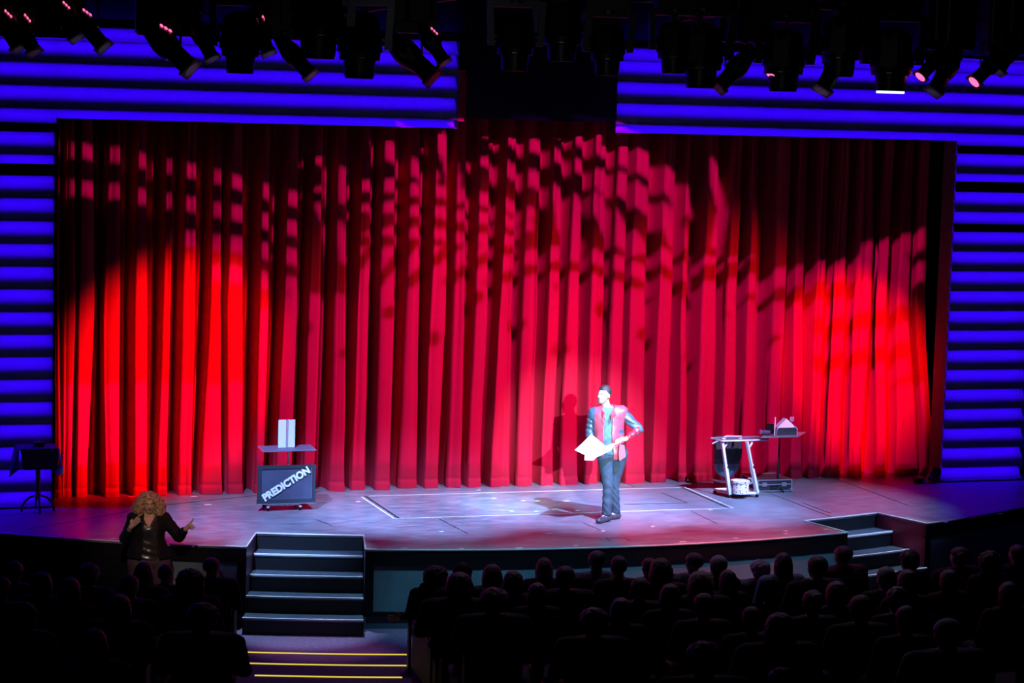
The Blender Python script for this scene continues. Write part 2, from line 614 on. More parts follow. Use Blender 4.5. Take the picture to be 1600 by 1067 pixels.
# dark convex panel that fills the gap in the header and the post beside it, its red light put into the colour
vs = []
nx = 24
P = np.zeros((3, nx+1, 3))
for j in range(nx+1):
    u = j/nx*2-1
    x = (1.80+4.03)/2+u*(4.03-1.80)/2
    y = -.12-.22*(1-u*u)
    P[0, j] = (x, y, 7.4)
    P[1, j] = (x, y, 5.30+.02*abs(u))
    P[2, j] = (x, .1, 5.30)
o = grid_obj('hanging_cyclorama_housing', P, mat('dark_blue_panel', (.0025, .003, .007), .8, spec=.05))
o.name = 'curved_panel'
tag(o, 'dark convex panel hanging in the gap between the two louvred headers', 'panel')
b = MB()
b.box((1.745, -.05, 5.60), (.09, .06, .68))
b.box((1.745, -.05, 5.95), (.11, .07, .03))
struct(b.build('trim_5', mat('red_lit_post', (.5, .015, .03), .6)))

# ------------------------------------------------------------------ auditorium floor
b = MB()
ST = [(15.8, -1.0), (16.8, -.88), (17.8, -.76), (18.8, -.64), (19.8, -.52), (20.8, -.40), (21.8, -.28), (22.8, -.16), (23.8, -.04), (24.8, .08), (25.8, .20), (26.8, .32), (27.8, .44)]


def row_floor(R):
    z = -1.0
    for k, (r, _) in enumerate(ST):
        if R >= r:
            z = -1.0+.12*(k+1)
    return z


def ring(b, Ra, Rb_, t0, t1, z0, z1, n):
    for i in range(n):
        ta, tb = t0+(t1-t0)*i/n, t0+(t1-t0)*(i+1)/n
        b.prism([arc(Ra, ta, z0), arc(Ra, tb, z0), arc(Rb_, tb, z0), arc(Rb_, ta, z0)], (0, 0, z1-z0))


ring(b, 13.0, 15.8, rad(-36), rad(36), -1.2, -1.0, 36)
struct(b.build('floor_aisle', M_CARPET))
b = MB()
for k, (r, _) in enumerate(ST):
    ring(b, r, r+1.0, rad(-40), rad(40), -1.2, -1.0+.12*(k+1), 26)
struct(b.build('floor_auditorium', M_CARPETD))
# carpeted aisle with yellow nosings, their glow put into the material
for k, (xa, xb, yy) in enumerate(((378, 637, 1023), (386, 635, 1040), (397, 628, 1059))):
    z = -1.0+.12*(k+1)
    pa, pb = bz(xa, yy, z), bz(xb, yy, z)
    ta = math.atan2(pa[0]-CX, CY-pa[1])
    tb = math.atan2(pb[0]-CX, CY-pb[1])
    r = 15.8+k
    b = MB()
    ring(b, r+.01, r+1.0, ta-.01, tb+.01, z, z+.008, 4)
    s_ = struct(b.build('floor_step', M_CARPET))
    b = MB()
    ring(b, r-.008, r+.03, ta, tb, z+.004, z+.014, 8)
    s2 = b.build('step_glow', M_YELLOW, s_)

# ------------------------------------------------------------------ curtain
RG = [(86, 93, 88, 96), (101, 119, 99, 112), (124, 150, 120, 137), (162, 188, 165, 185), (209, 231, 209, 230), (255, 267, 246, 261),
      (285, 305, 279, 299), (329, 345, 314, 347), (354, 380, 356, 380), (406, 421, 398, 411), (443, 465, 430, 456), (482, 502, 473, 491),
      (523, 540, 514, 537), (559, 578, 550, 572), (593, 616, 586, 608), (636, 656, 625, 653), (672, 699, 664, 686), (709, 726, 700, 721),
      (743, 764, 731, 752), (782, 803, 766, 797), (818, 840, 807, 829), (856, 876, 845, 865), (887, 907, 875, 903), (923, 946, 914, 935),
      (956, 976, 944, 966), (985, 1010, 976, 1006), (1030, 1052, 1016, 1040), (1066, 1075, 1060, 1074), (1097, 1121, 1084, 1112),
      (1137, 1154, 1126, 1148), (1168, 1184, 1159, 1180), (1207, 1225, 1199, 1216), (1240, 1255, 1234, 1253), (1273, 1289, 1262, 1281),
      (1306, 1322, 1291, 1310), (1337, 1364, 1328, 1346), (1373, 1386, 1370, 1381), (1402, 1423, 1402, 1438), (1430, 1443, 1446, 1455)]
YF = .62
zs = np.concatenate([np.array([.004, .03, .06, .09, .115, .13, .15, .19, .25, .32]), np.linspace(.4, 5.9, 56)])
cols = []


def edge_x(xm, xb):
    a = float(by(xm, 470, YF)[0])
    c = float(by(xb, 752, YF)[0])
    t = np.clip(zs/2.7, 0, 1)
    t = t*t*(3-2*t)*.35+t*.65
    return c+(a-c)*t


rs = [(edge_x(a, c), edge_x(b_, d)) for a, b_, c, d in RG]
rng = np.random.RandomState(3)
hem = np.where(zs < .12, .012, 0)+np.where((zs > .1) & (zs < .14), -.012, 0)
flare = np.clip(.35-zs, 0, .35)*.06
XS, YS = [], []


def wob(i, s, amp):
    ph = rng.rand(3)*6.28
    return amp*(np.sin(zs*1.3+ph[0])+.6*np.sin(zs*2.9+ph[1])+.25*np.sin(zs*7+ph[2]))


prev = None
for i, (A, B) in enumerate(rs):
    wdt = B-A
    oy = wob(i, 0, .018)+rng.uniform(-.03, .03)
    dep = .40+rng.uniform(-.04, .08)
    bow = rng.uniform(.04, .09)
    nar = 1-.32*np.clip((zs-2.4)/2.6, 0, 1)*rng.uniform(.5, 1.3)
    mid_ = (A+B)/2+wdt*rng.uniform(-.12, .12)*np.clip((zs-2.4)/2.6, 0, 1)
    A, B = mid_-wdt*nar/2, mid_+wdt*nar/2
    wdt = B-A
    gr = rng.uniform(.25, .75)
    gd = rng.uniform(0, .05)*(rng.rand() < .7)
    if prev is None:
        a0 = A-.35
        XS.append(a0)
        YS.append(np.full_like(zs, YF+.3))
    else:
        gap = A-prev
        yv = YF+dep+wob(i, 1, .01)
        for u, d in ((-.08, .25), (.0, .65), (.16, .95), (.3, 1.0), (.42, .80), (.5, .72), (.6, .78), (.72, 1.0), (.86, .95), (1.02, .65), (1.08, .25)):
            XS.append(prev+gap*u)
            YS.append(YF+(yv-YF)*d+.02*rng.rand()*(d > .9)+(.02*np.sin(zs*2+i) if .5 < u < .6 else 0))
    ripple = rng.uniform(-.005, .005, 15)
    skew = rng.uniform(-.09, .09)
    for j in range(15):
        u = j/14
        XS.append(A+wdt*(.5-.5*np.cos(PI*u))*1.0+(u-.5)*flare)
        YS.append(YF+oy+bow*((2*u-1)**4)+gd*np.exp(-((u-gr-.05*np.sin(zs*1.1+i))/.09)**2)+skew*(u-.5)+ripple[j]-hem-flare*.5)
    prev = B
XS.append(prev+.02)
YS.append(np.full_like(zs, YF+.2))
P = np.zeros((len(XS), len(zs), 3))
for i in range(len(XS)):
    P[i, :, 0] = XS[i]
    P[i, :, 1] = YS[i]
    P[i, :, 2] = zs
# close the far valley rims above the header
cur = grid_obj('stage_curtain', P, M_CURT)
tag(cur, 'full width pleated red velvet stage curtain hanging behind the performer', 'curtain')

# ------------------------------------------------------------------ gobo projector (patterned plate in front of its lamp)
LP = np.array([2.95, -7.3, 7.25])
gob = spot('gobo_light', LP, (2.95, .7, 2.9), MAG, 4600, 42, .1, .003)
NPX, NPY, CEL = 417, 154, 3.5
gx, gy = np.meshgrid(70+np.arange(NPX)*CEL+1.75, 190+np.arange(NPY)*CEL+1.75)


def blade(pl, hw, taper0=True):
    pl = np.array(pl, float)
    seg = np.linalg.norm(np.diff(pl, axis=0), axis=1)
    cum = np.concatenate([[0], np.cumsum(seg)])
    best = np.full(gx.shape, 1e9)
    for k in range(len(pl)-1):
        a, b_ = pl[k], pl[k+1]
        d = b_-a
        t = np.clip(((gx-a[0])*d[0]+(gy-a[1])*d[1])/(d@d), 0, 1)
        dist = np.hypot(gx-a[0]-t*d[0], gy-a[1]-t*d[1])
        s = (cum[k]+t*seg[k])/cum[-1]
        h = hw*(np.clip(s*4, 0, 1)**.7 if taper0 else 1)
        best = np.minimum(best, dist-h)
    return best < 0


z6 = lambda L: [(460+a/3.5575, 180+c/3.5575) for a, c in L]
z7 = lambda L: [(820+a/3.5575, 180+c/3.5575) for a, c in L]
lit = np.zeros(gx.shape, bool)
for pl, hw, tp in ((z6([(70, 420), (250, 388), (450, 392), (600, 404), (760, 420), (900, 440), (1130, 485), (1300, 545)]), 10, True),
                   (z6([(260, 532), (350, 520), (450, 518), (600, 520), (760, 538), (900, 555), (1100, 580), (1300, 620)]), 9, True),
                   (z6([(370, 664), (500, 650), (620, 652), (760, 658), (900, 682), (1100, 700), (1250, 705)]), 9, True),
                   (z6([(1040, 108), (1150, 122), (1250, 150), (1400, 200)])+z7([(230, 250), (350, 320), (450, 400)]), 10, True),
                   (z6([(960, 250), (1080, 262), (1200, 310), (1330, 360)])+z7([(150, 430), (280, 520)]), 12, True),
                   (z7([(40, 70), (240, 80), (350, 130), (480, 190), (620, 250), (740, 330), (850, 420), (880, 500)]), 17, True),
                   (z7([(380, 300), (480, 340), (600, 430), (720, 520), (820, 600), (850, 690)]), 17, True),
                   (z7([(360, 420), (440, 520), (500, 640), (600, 720)]), 18, True),
                   (z7([(230, 500), (240, 600), (290, 700)]), 20, False),
                   (z6([(720, 60), (800, 130), (860, 230), (880, 330), (890, 450)]), 12, True),
                   (z6([(440, 90), (470, 160), (560, 240), (640, 270), (760, 340)]), 12, True),
                   (z6([(100, 240), (180, 270), (260, 330), (270, 470)]), 9, True),
                   (z6([(120, 480), (170, 560), (260, 660), (280, 800)]), 9, True),
                   ([(90, 229), (108, 233), (192, 247), (274, 261), (337, 277), (421, 301), (470, 314)], 11, False),
                   ([(90, 290), (192, 303), (240, 311), (310, 322), (337, 329), (421, 346), (470, 360)], 11.5, False),
                   ([(280, 372), (337, 380), (421, 394), (470, 406)], 13, False),
                   ([(330, 427), (421, 440), (470, 452)], 13, False),
                   ([(1360, 396), (1420, 380), (1460, 370)], 16, False), ([(1350, 450), (1420, 430), (1460, 424)], 16, False),
                   
                   ([(1110, 245), (1130, 330), (1120, 380)], 10, True)):
    lit |= blade(pl, hw, tp)
low = gy > 470-25*np.cos((gx-780)/260)
mid = (gy > 385) & (gx > 560) & (gx < 1080)
arcs = np.sin(np.hypot(gx-880, (gy-640)*1.05)/6.5) > -.3
lit |= (mid & arcs & ~(low))
lit |= (gx > 1080) & (gx < 1420) & (gy > 400) & (np.sin(gy/9+gx/55) > -.2)
blob = (np.sin(gx*.047+1.3)*np.sin(gy*.06+gx*.011) > .8)
lit |= low & ~(blob & (gy < 560)) & (gx > 400) & (gx < 1270)
lit |= (gy > 600)
lit &= (gy > 208) & (gx > 92) & (gx < 1447)
vs, fs = [], []
T = .06
for r in range(NPY):
    c = 0
    while c < NPX:
        if lit[r, c]:
            c += 1
            continue
        e = c
        while e < NPX and not lit[r, e]:
            e += 1
        X0, X1, Y0, Y1 = 70+c*CEL, 70+e*CEL, 190+r*CEL, 190+(r+1)*CEL
        # plate cells: points between the lamp and the curtain
        q = [LP+T*(by(X0, Y0, .65)-LP), LP+T*(by(X1, Y0, .65)-LP), LP+T*(by(X1, Y1, .65)-LP), LP+T*(by(X0, Y1, .65)-LP)]
        n0 = len(vs)
        vs += q
        fs.append((n0, n0+1, n0+2, n0+3))
        c = e
# rim of the plate
oc = [LP+T*(by(x, y, .65)-LP) for x, y in ((70, 190), (70+NPX*CEL, 190), (70+NPX*CEL, 190+NPY*CEL), (70, 190+NPY*CEL))]
ic = oc
cen = sum(oc)/4
og = [cen+(p-cen)*1.1 for p in oc]
n0 = len(vs)
vs += oc+og
for i in range(4):
    fs.append((n0+i, n0+(i+1) % 4, n0+4+(i+1) % 4, n0+4+i))
n0 = len(vs)
axd = (cen-LP)*1.5
vs += [p_-axd for p_ in oc]+oc
for i in range(4):      # lamp housing between the lamp and the plate
    fs.append((n0+i, n0+(i+1) % 4, n0+4+(i+1) % 4, n0+4+i))
fs.append((n0, n0+3, n0+2, n0+1))
gp = mesh_obj('gobo_plate', vs, fs, M_BLACK)
so = gp.modifiers.new('thickness', 'SOLIDIFY')
so.thickness = .001
tag(gp, 'dark patterned metal plate above the stage that shapes the leaf light on the curtain', 'gobo')

# ------------------------------------------------------------------ signed distance modelling


def cap(P, a, b, ra, rb=None):
    rb = ra if rb is None else rb
    a = np.array(a, np.float32)
    b = np.array(b, np.float32)
    d = b-a
    t = np.clip(((P-a)@d)/max(float(d@d), 1e-9), 0, 1)
    q = P-a-t[:, None]*d
    return np.sqrt((q*q).sum(1))-(ra+(rb-ra)*t)


def ell(P, c, r, R=None):
    q = P-np.array(c, np.float32)
    if R is not None:
        q = q@np.array(R, np.float32)
    r = np.array(r, np.float32)
    k0 = np.sqrt(((q/r)**2).sum(1))
    k1 = np.sqrt(((q/(r*r))**2).sum(1))
    return k0*(k0-1)/np.maximum(k1, 1e-6)


def smin(a, b, k=.03):
    h = np.clip(.5+.5*(b-a)/k, 0, 1)
    return b+(a-b)*h-k*h*(1-h)


def smax(a, b, k=.02):
    return -smin(-a, -b, k)


def sdf_obj(name, fn, lo, hi, h, m, parent=None, matfn=None):
    lo = np.array(lo, float)
    hi = np.array(hi, float)
    n = np.ceil((hi-lo)/h).astype(int)+1
    B = 10
    nb = (n+B-1)//B
    D = np.full(tuple(nb*B), 1.0, np.float32)
    bi = np.stack(np.meshgrid(*[np.arange(k) for k in nb], indexing='ij'), -1).reshape(-1, 3)
    cen = (lo+(bi*B+(B-1)/2)*h).astype(np.float32)
    dc = fn(cen)
    act = np.abs(dc) < (B*h*.87+.03)
    off = np.stack(np.meshgrid(*[np.arange(B)]*3, indexing='ij'), -1).reshape(-1, 3)
    for b0, d0, a0 in zip(bi, dc, act):
        if not a0:
            if d0 < 0:
                D[b0[0]*B:b0[0]*B+B, b0[1]*B:b0[1]*B+B, b0[2]*B:b0[2]*B+B] = -1
    ab = bi[act]
    for s in range(0, len(ab), 400):
        q = ab[s:s+400]
        idx = (q[:, None, :]*B+off[None]).reshape(-1, 3)
        d = fn((lo+idx*h).astype(np.float32))
        D[idx[:, 0], idx[:, 1], idx[:, 2]] = d
    # surface nets
    nx, ny, nz = D.shape
    sgn = D < 0
    cnt = np.zeros((nx-1, ny-1, nz-1), np.int8)
    for dx in (0, 1):
        for dy in (0, 1):
            for dz in (0, 1):
                cnt += sgn[dx:nx-1+dx, dy:ny-1+dy, dz:nz-1+dz]
    cell = (cnt > 0) & (cnt < 8)
    ci = np.argwhere(cell)
    if len(ci) == 0:
        raise RuntimeError('empty '+name)
    vid = np.full(cell.shape, -1, np.int64)
    vid[cell] = np.arange(len(ci))
    acc = np.zeros((len(ci), 3))
    num = np.zeros(len(ci))
    cor = [(0, 0, 0), (1, 0, 0), (0, 1, 0), (1, 1, 0), (0, 0, 1), (1, 0, 1), (0, 1, 1), (1, 1, 1)]
    ed = [(0, 1), (2, 3), (4, 5), (6, 7), (0, 2), (1, 3), (4, 6), (5, 7), (0, 4), (1, 5), (2, 6), (3, 7)]
    val = [D[ci[:, 0]+c[0], ci[:, 1]+c[1], ci[:, 2]+c[2]] for c in cor]
    for a, b_ in ed:
        va, vb = val[a], val[b_]
        mk = (va < 0) != (vb < 0)
        t = np.where(mk, va/np.where(mk, va-vb, 1), 0)
        t = np.clip(t, 0, 1)
        ca, cb = np.array(cor[a]), np.array(cor[b_])
        acc += np.where(mk[:, None], ca+(cb-ca)*t[:, None], 0)
        num += mk
    V = lo+(ci+acc/num[:, None])*h
    F = []
    for ax in range(3):
        o1, o2 = [(1, 2), (2, 0), (0, 1)][ax]
        sl0 = [slice(None)]*3
        sl1 = [slice(None)]*3
        sl0[ax] = slice(0, -1)
        sl1[ax] = slice(1, None)
        s0, s1 = sgn[tuple(sl0)], sgn[tuple(sl1)]
        e = np.argwhere(s0 != s1)
        e = e[(e[:, o1] > 0) & (e[:, o2] > 0) & (e[:, o1] < D.shape[o1]-1) & (e[:, o2] < D.shape[o2]-1)]
        flip = s0[e[:, 0], e[:, 1], e[:, 2]]
        u1 = np.zeros(3, int)
        u1[o1] = 1
        u2 = np.zeros(3, int)
        u2[o2] = 1
        q = [e-u1-u2, e-u2, e, e-u1]
        ids = np.stack([vid[k[:, 0], k[:, 1], k[:, 2]] for k in q], 1)
        ids[~flip] = ids[~flip][:, ::-1]
        F.append(ids)
    F = np.concatenate(F)
    F = F[(F >= 0).all(1)]
    me = bpy.data.meshes.new(name)
    me.vertices.add(len(V))
    me.vertices.foreach_set('co', V.astype(np.float32).ravel())
    me.loops.add(len(F)*4)
    me.loops.foreach_set('vertex_index', F.astype(np.int32).ravel())
    me.polygons.add(len(F))
    me.polygons.foreach_set('loop_start', np.arange(0, len(F)*4, 4, dtype=np.int32))
    me.polygons.foreach_set('use_smooth', [True]*len(F))
    ms = m if isinstance(m, (list, tuple)) else [m]
    for a in ms:
        me.materials.append(a)
    if matfn is not None:
        c = V[F].mean(1)
        me.polygons.foreach_set('material_index', matfn(c).astype(np.int32))
    me.update()
    me.validate()
    o = bpy.data.objects.new(name, me)
    COL.objects.link(o)
    if parent:
        o.parent = parent
    return o


def rotz(a):
    c, s = math.cos(a), math.sin(a)
    return np.array([[c, -s, 0], [s, c, 0], [0, 0, 1]])


def snoise(P, f, ph=0):
    return (np.sin(P[:, 0]*f+ph+1.7*np.sin(P[:, 2]*f*.7))*np.sin(P[:, 1]*f*1.1+ph*2+1.3*np.sin(P[:, 0]*f*.8))*np.sin(P[:, 2]*f*.9+ph*3))


def hand(P, wr, palm, dirf, side, curl, scale=1.0, spread=.5):
    """wrist, palm-centre, finger direction, sideways direction (towards index finger), inward curl direction"""
    wr, dirf, side, curl = [np.array(v, float) for v in (wr, dirf, side, curl)]
    dirf /= np.linalg.norm(dirf)
    side /= np.linalg.norm(side)
    curl /= np.linalg.norm(curl)
    s = scale
    d = cap(P, wr, wr+dirf*.03*s, .025*s, .026*s)
    for k in range(4):
        o = side*(k-1.5)*-.019*s
        d = smin(d, cap(P, wr+dirf*.02*s+o*.7, wr+dirf*.085*s+o, .0135*s, .0115*s), .012)
        ln = (.078, .086, .080, .062)[k]*s
        a0 = wr+dirf*.085*s+o
        a1 = a0+dirf*ln*.45+side*(1.5-k)*.004*spread
        a2 = a1+(dirf*.75+curl*palm)*ln*.32
        a3 = a2+(dirf*.5+curl*palm*1.6)*ln*.28
        f = np.minimum(np.minimum(cap(P, a0, a1, .0105*s, .0095*s), cap(P, a1, a2, .0095*s, .0088*s)), cap(P, a2, a3, .0088*s, .0075*s))
        d = smin(d, f, .006)
    t0 = wr+dirf*.03*s+side*.022*s
    t1 = t0+(dirf*.4+side*.75+curl*.3)*.045*s
    t2 = t1+(dirf*.8+side*.25+curl*.35)*.035*s
    d = smin(d, cap(P, t0, t1, .0145*s, .012*s), .012)
    return smin(d, cap(P, t1, t2, .012*s, .009*s), .006)


def head_sdf(P, c, R, s=1.0, fem=False):
    q = ((P-np.array(c, np.float32))@np.array(R, np.float32))/s
    q[:, 0] = np.abs(q[:, 0])
    d = ell(q, (0, .018, .035), (.076, .094, .092))
    d = smin(d, ell(q, (0, -.022, -.03), (.061, .066, .078)), .03)
    d = smin(d, ell(q, (0, -.052, -.088), (.030 if fem else .036, .030, .024)), .025)
    d = smin(d, ell(q, (.034, -.058, -.018), (.024, .020, .022)), .02)
    d = smin(d, cap(q, (0, -.083, .012), (0, -.108, -.022), .008, .012), .012)
    d = smin(d, ell(q, (.010, -.098, -.026), (.009, .010, .007)), .006)
    d = smin(d, cap(q, (.012, -.082, .024), (.045, -.068, .022), .008, .007), .012)
    d = smax(d, -ell(q, (.032, -.098, .006), (.018, .022, .012)), .012)
    d = smin(d, ell(q, (.031, -.070, .004), (.014, .014, .011)), .004)
    d = smin(d, cap(q, (0, -.086, -.052), (.020, -.076, -.050), .0055, .004), .006)
    d = smin(d, cap(q, (0, -.084, -.063), (.018, -.075, -.060), .0065, .004), .006)
    d = smin(d, ell(q, (.076, .016, -.002), (.010, .020, .032)), .008)
    return d*s


def face_bits(par, c, R, s, lipm, browm, stub=None):
    R = np.array(R)

    def W(v):
        return np.array(c)+R@(np.array(v)*s)
    for sx in (-1, 1):
        b = MB()
        b.ball(W((sx*.031, -.078, .004)), .0085*s, 12)
        b.build('eye', mat('eye_white', (.6, .6, .58), .3), par, True)
        b = MB()
        b.ball(W((sx*.031, -.0835, .003)), .0050*s, 10)
        b.build('iris', M_EYE, par, True)
        b = MB()
        b.tube([W((sx*.014, -.090, .023)), W((sx*.032, -.088, .029)), W((sx*.050, -.074, .023))], .0042*s, 8)
        b.build('eyebrow', browm, par, True)
    b = MB()
    b.tube([W((-.021, -.080, -.055)), W((-.008, -.0915, -.056)), W((.008, -.0915, -.056)), W((.021, -.080, -.055))], .0052*s, 8)
    b.build('lips', lipm, par, True)


# ------------------------------------------------------------------ the performer
man = empty('person', bz(948, 812, 0), -.366, 'person in red leather jacket and blue jeans holding open white papers', 'person')
HC = (-.095, -.015, 1.685)
HR = rotz(-rad(38))@np.array([[1, 0, 0], [0, math.cos(.06), math.sin(.06)], [0, -math.sin(.06), math.cos(.06)]])
SL, SR = (-.205, .01, 1.435), (.145, .01, 1.46)
EL, ER = (-.265, .03, 1.165), (.385, -.02, 1.245)
WL, WR = (-.245, -.20, .965), (.215, -.20, 1.135)
HA, HB_ = (-.05, .0, .90), (.135, .02, .90)
KA, KB = (.005, -.10, .50), (.075, .02, .49)
AA, AB = (-.005, -.14, .10), (.115, .07, .10)


def torso(P, g=0):
    d = ell(P, (-.03, .01, 1.34), (.19+g, .115+g, .20+g))
    d = smin(d, ell(P, (.0, .0, 1.13), (.165+g, .125+g, .18+g)), .06)
    d = smin(d, ell(P, (.035, .01, .93), (.175+g, .125+g, .14+g)), .06)
    d = smin(d, cap(P, SL, SR, .062+g, .062+g), .06)
    return d


def arms(P, g=0, up=True, lo=True):
    d = np.full(len(P), 1e3, np.float32)
    for s, e, w_ in ((SL, EL, WL), (SR, ER, WR)):
        if up:
            d = np.minimum(d, cap(P, s, e, .056+g, .043+g))
        if lo:
            d = smin(d, cap(P, e, w_, .042+g, .027+g), .02) if up else np.minimum(d, cap(P, e, w_, .042+g, .027+g))
    return d


def man_body(P):
    d = smin(torso(P), arms(P), .03)
    d = smin(d, head_sdf(P, HC, HR, 1.0), .0001)
    d = smin(d, cap(P, (-.045, .015, 1.47), (-.085, .01, 1.63), .062, .056), .02)
    d = smin(d, hand(P, WL, .8, (-.15, -.75, -.35), (-.1, .35, .9), (.6, -.1, .6)), .015)
    d = smin(d, hand(P, WR, .5, (-.9, -.35, -.25), (-.1, -.55, .8), (-.1, .5, -.8)), .015)
    for h_, k, a in ((HA, KA, AA), (HB_, KB, AB)):
        d = smin(d, smin(cap(P, h_, k, .095, .058), cap(P, k, a, .055, .038), .02), .03)
        d = smin(d, cap(P, a, (a[0]-.07, a[1]-.07, .042), .034, .024), .02)
    return d


body = sdf_obj('body', man_body, (-.45, -.50, -.01), (.50, .30, 1.86), .0062, M_SKIN, man)
face_bits(body, HC, HR, 1.0, M_LIP, M_HAIRD)


def man_hair(P):
    q = (P-np.array(HC, np.float32))@HR.astype(np.float32)
    d = ell(q, (0, .022, .046), (.084, .100, .098))+.003*snoise(P, 190)
    # hairline: above the forehead and behind the temples
    line = -(q[:, 2]-.070+np.clip(q[:, 1]+.03, 0, 1)*1.35)
    side = -(q[:, 2]+.035)
    return smax(smax(d, line, .008), side-0*line, .008)


sdf_obj('hair', man_hair, (-.24, -.16, 1.6), (.05, .14, 1.86), .005, M_HAIRS, man)


def stub(P):
    q = (P-np.array(HC, np.float32))@HR.astype(np.float32)
    d = head_sdf(P, HC, HR)-.0022
    d = smax(d, q[:, 2]+.038-.55*np.clip(q[:, 1]+.05, 0, .2), .004)
    d = smax(d, -(q[:, 2]+.125), .004)
    d = smax(d, q[:, 1]-.028, .004)
    mouth = ell(q, (0, -.085, -.056), (.026, .03, .011))
    return smax(d, -mouth, .004)


sdf_obj('beard', stub, (-.24, -.16, 1.54), (.05, .10, 1.70), .005, M_STUB, man)


def tee(P):
    d = torso(P, .010)+.004*snoise(P, 38)
    d = smin(d, cap(P, (-.045, .01, 1.47), (-.055, .005, 1.52), .070, .066), .02)
    return smax(smax(d, .80-P[:, 2], .01), P[:, 2]-1.53, .01)


sdf_obj('shirt', tee, (-.32, -.2, .78), (.32, .2, 1.56), .009, M_TEE, man)


def jacket(P):
    g = .035+.005*snoise(P, 26)+.05*np.clip(1.02-P[:, 2], 0, .25)
    d = torso(P, 0)-g
    d = smin(d, smax(cap(P, (-.045, .01, 1.47), (-.065, .01, 1.55), .088, .078), -.0+P[:, 2]-1.56, .01), .03)
    inner = torso(P, 0)-.006
    d = smax(d, -inner, .008)
    # front opening, widening at the collar and the hem
    z = P[:, 2]
    hwid = .052+.10*np.clip(z-1.36, 0, .3)*1.2+.06*np.clip(1.1-z, 0, .4)
    cx = -.025+.06*np.clip(1.2-z, 0, .4)
    front = smax(np.abs(P[:, 0]-cx)-hwid, P[:, 1]+.0, .01)
    d = smax(d, -front, .01)
    return smax(smax(d, .815-P[:, 2]+.03*np.sin(P[:, 0]*9), .01), P[:, 2]-1.56, .01)


def jmat(c):
    z = c[:, 2]
    side = (c[:, 0] > .215+.0*z) | (c[:, 0] < -.205)
    low = (z < 1.06) & (c[:, 0] > .15)
    low2 = (z > 1.19) & (z < 1.24) & (c[:, 0] > .12) & (c[:, 0] < .2)
    return (side | low | low2).astype(int)


sdf_obj('jacket', jacket, (-.36, -.26, .76), (.40, .26, 1.62), .008, [M_REDL, M_NAVY], man, jmat)
b = MB()      # lapels and the red flap hanging at the pocket
b.prism([(-.115, -.10, 1.50), (-.075, -.145, 1.46), (-.062, -.172, 1.37), (-.105, -.165, 1.42)], (.002, -.006, .002))
b.prism([(.045, -.11, 1.52), (.0, -.15, 1.46), (.01, -.165, 1.38), (.085, -.165, 1.44)], (0, -.012, .002))
b.build('lapel', mat('red_leather_dark', (.42, .02, .04), .35, spec=.7), man)
b = MB()
b.prism([(.135, -.185, 1.06), (.20, -.185, 1.05), (.225, -.20, .90), (.14, -.215, .84), (.125, -.20, .95)], (0, -.02, 0))
b.build('pocket_flap', mat('red_cloth', (.42, .03, .06), .5), man)


def sleeve_up(P, side):
    w_ = .005*np.sin(P[:, 2]*85+P[:, 0]*30)
    if side < 0:
        return smin(cap(P, (SL[0]-.03, SL[1], SL[2]-.02), EL, .070, .058), cap(P, EL, (-.25, -.09, 1.07), .056, .050), .02)+w_
    return smin(cap(P, (SR[0]+.035, SR[1], SR[2]-.02), ER, .070, .060), cap(P, ER, (.345, -.07, 1.215), .058, .052), .02)+w_


for sd in (-1, 1):
    sdf_obj('sleeve', lambda P: sleeve_up(P, sd), (-.42, -.2, .98), (.52, .14, 1.58), .008, M_NAVY, man)


def sleeve_lo(P):
    w_ = .004*np.sin(P[:, 0]*95+P[:, 2]*20)
    return cap(P, (.37, -.05, 1.235), (.245, -.17, 1.15), .053, .040)+w_


sdf_obj('sleeve_cuff', lambda P: cap(P, (-.258, -.06, 1.10), (-.246, -.17, .99), .050, .036)+.004*np.sin(P[:, 2]*95), (-.42, -.3, .88), (.1, .14, 1.38), .007, M_NAVY, man)
sdf_obj('sleeve_cuff', sleeve_lo, (-.42, -.3, .88), (.52, .14, 1.38), .007, mat('red_leather_dark', (.42, .02, .04), .35, spec=.7), man)


def jeans(P):
    z = P[:, 2]
    d = ell(P, (.04, .01, .88), (.205, .135, .13))
    for h_, k, a, ph in ((HA, KA, AA, 0), (HB_, KB, AB, 1.4)):
        w_ = .0035*np.sin(z*62+P[:, 0]*55+2*np.sin(P[:, 0]*30+z*9)+ph)*np.clip((.75-z)*3, 0, 1)
        l = smin(cap(P, h_, k, .122, .074), cap(P, k, (a[0], a[1], .11), .072, .064), .03)+w_
        d = smin(d, l, .02)
    return smax(smax(d, .085-z, .01), z-.93, .01)


sdf_obj('jeans', jeans, (-.24, -.30, .05), (.36, .24, .96), .008, M_JEANS, man)


def boots(P, which):
    d = None
    for a, dv in (((AA, (-.55, -.84)), (AB, (-.72, -.69)))[which],):
        h_ = (a[0]-dv[0]*.05, a[1]-dv[1]*.05, .045)
        t = (a[0]+dv[0]*.19, a[1]+dv[1]*.19, .036)
        q = smin(cap(P, h_, t, .044, .040), cap(P, (a[0], a[1], .06), (a[0], a[1], .15), .050, .052), .03)
        q = smax(q, .004-P[:, 2], .004)
        d = q if d is None else np.minimum(d, q)
    return d+.002*snoise(P, 90)


for wh in (0, 1):
    sdf_obj('boot', lambda P: boots(P, wh), (-.26, -.42, -.01), (.28, .22, .24), .007, M_SHOE, man)
# the white paper he holds: an open booklet
pp = empty('open_paper', man.matrix_basis @ Vector((-.2, -.3, 1.0)) if False else (0, 0, 0), 0, 'large open white paper held in the hands of the performer', 'paper')
pp.location = man.location
pp.rotation_euler = man.rotation_euler


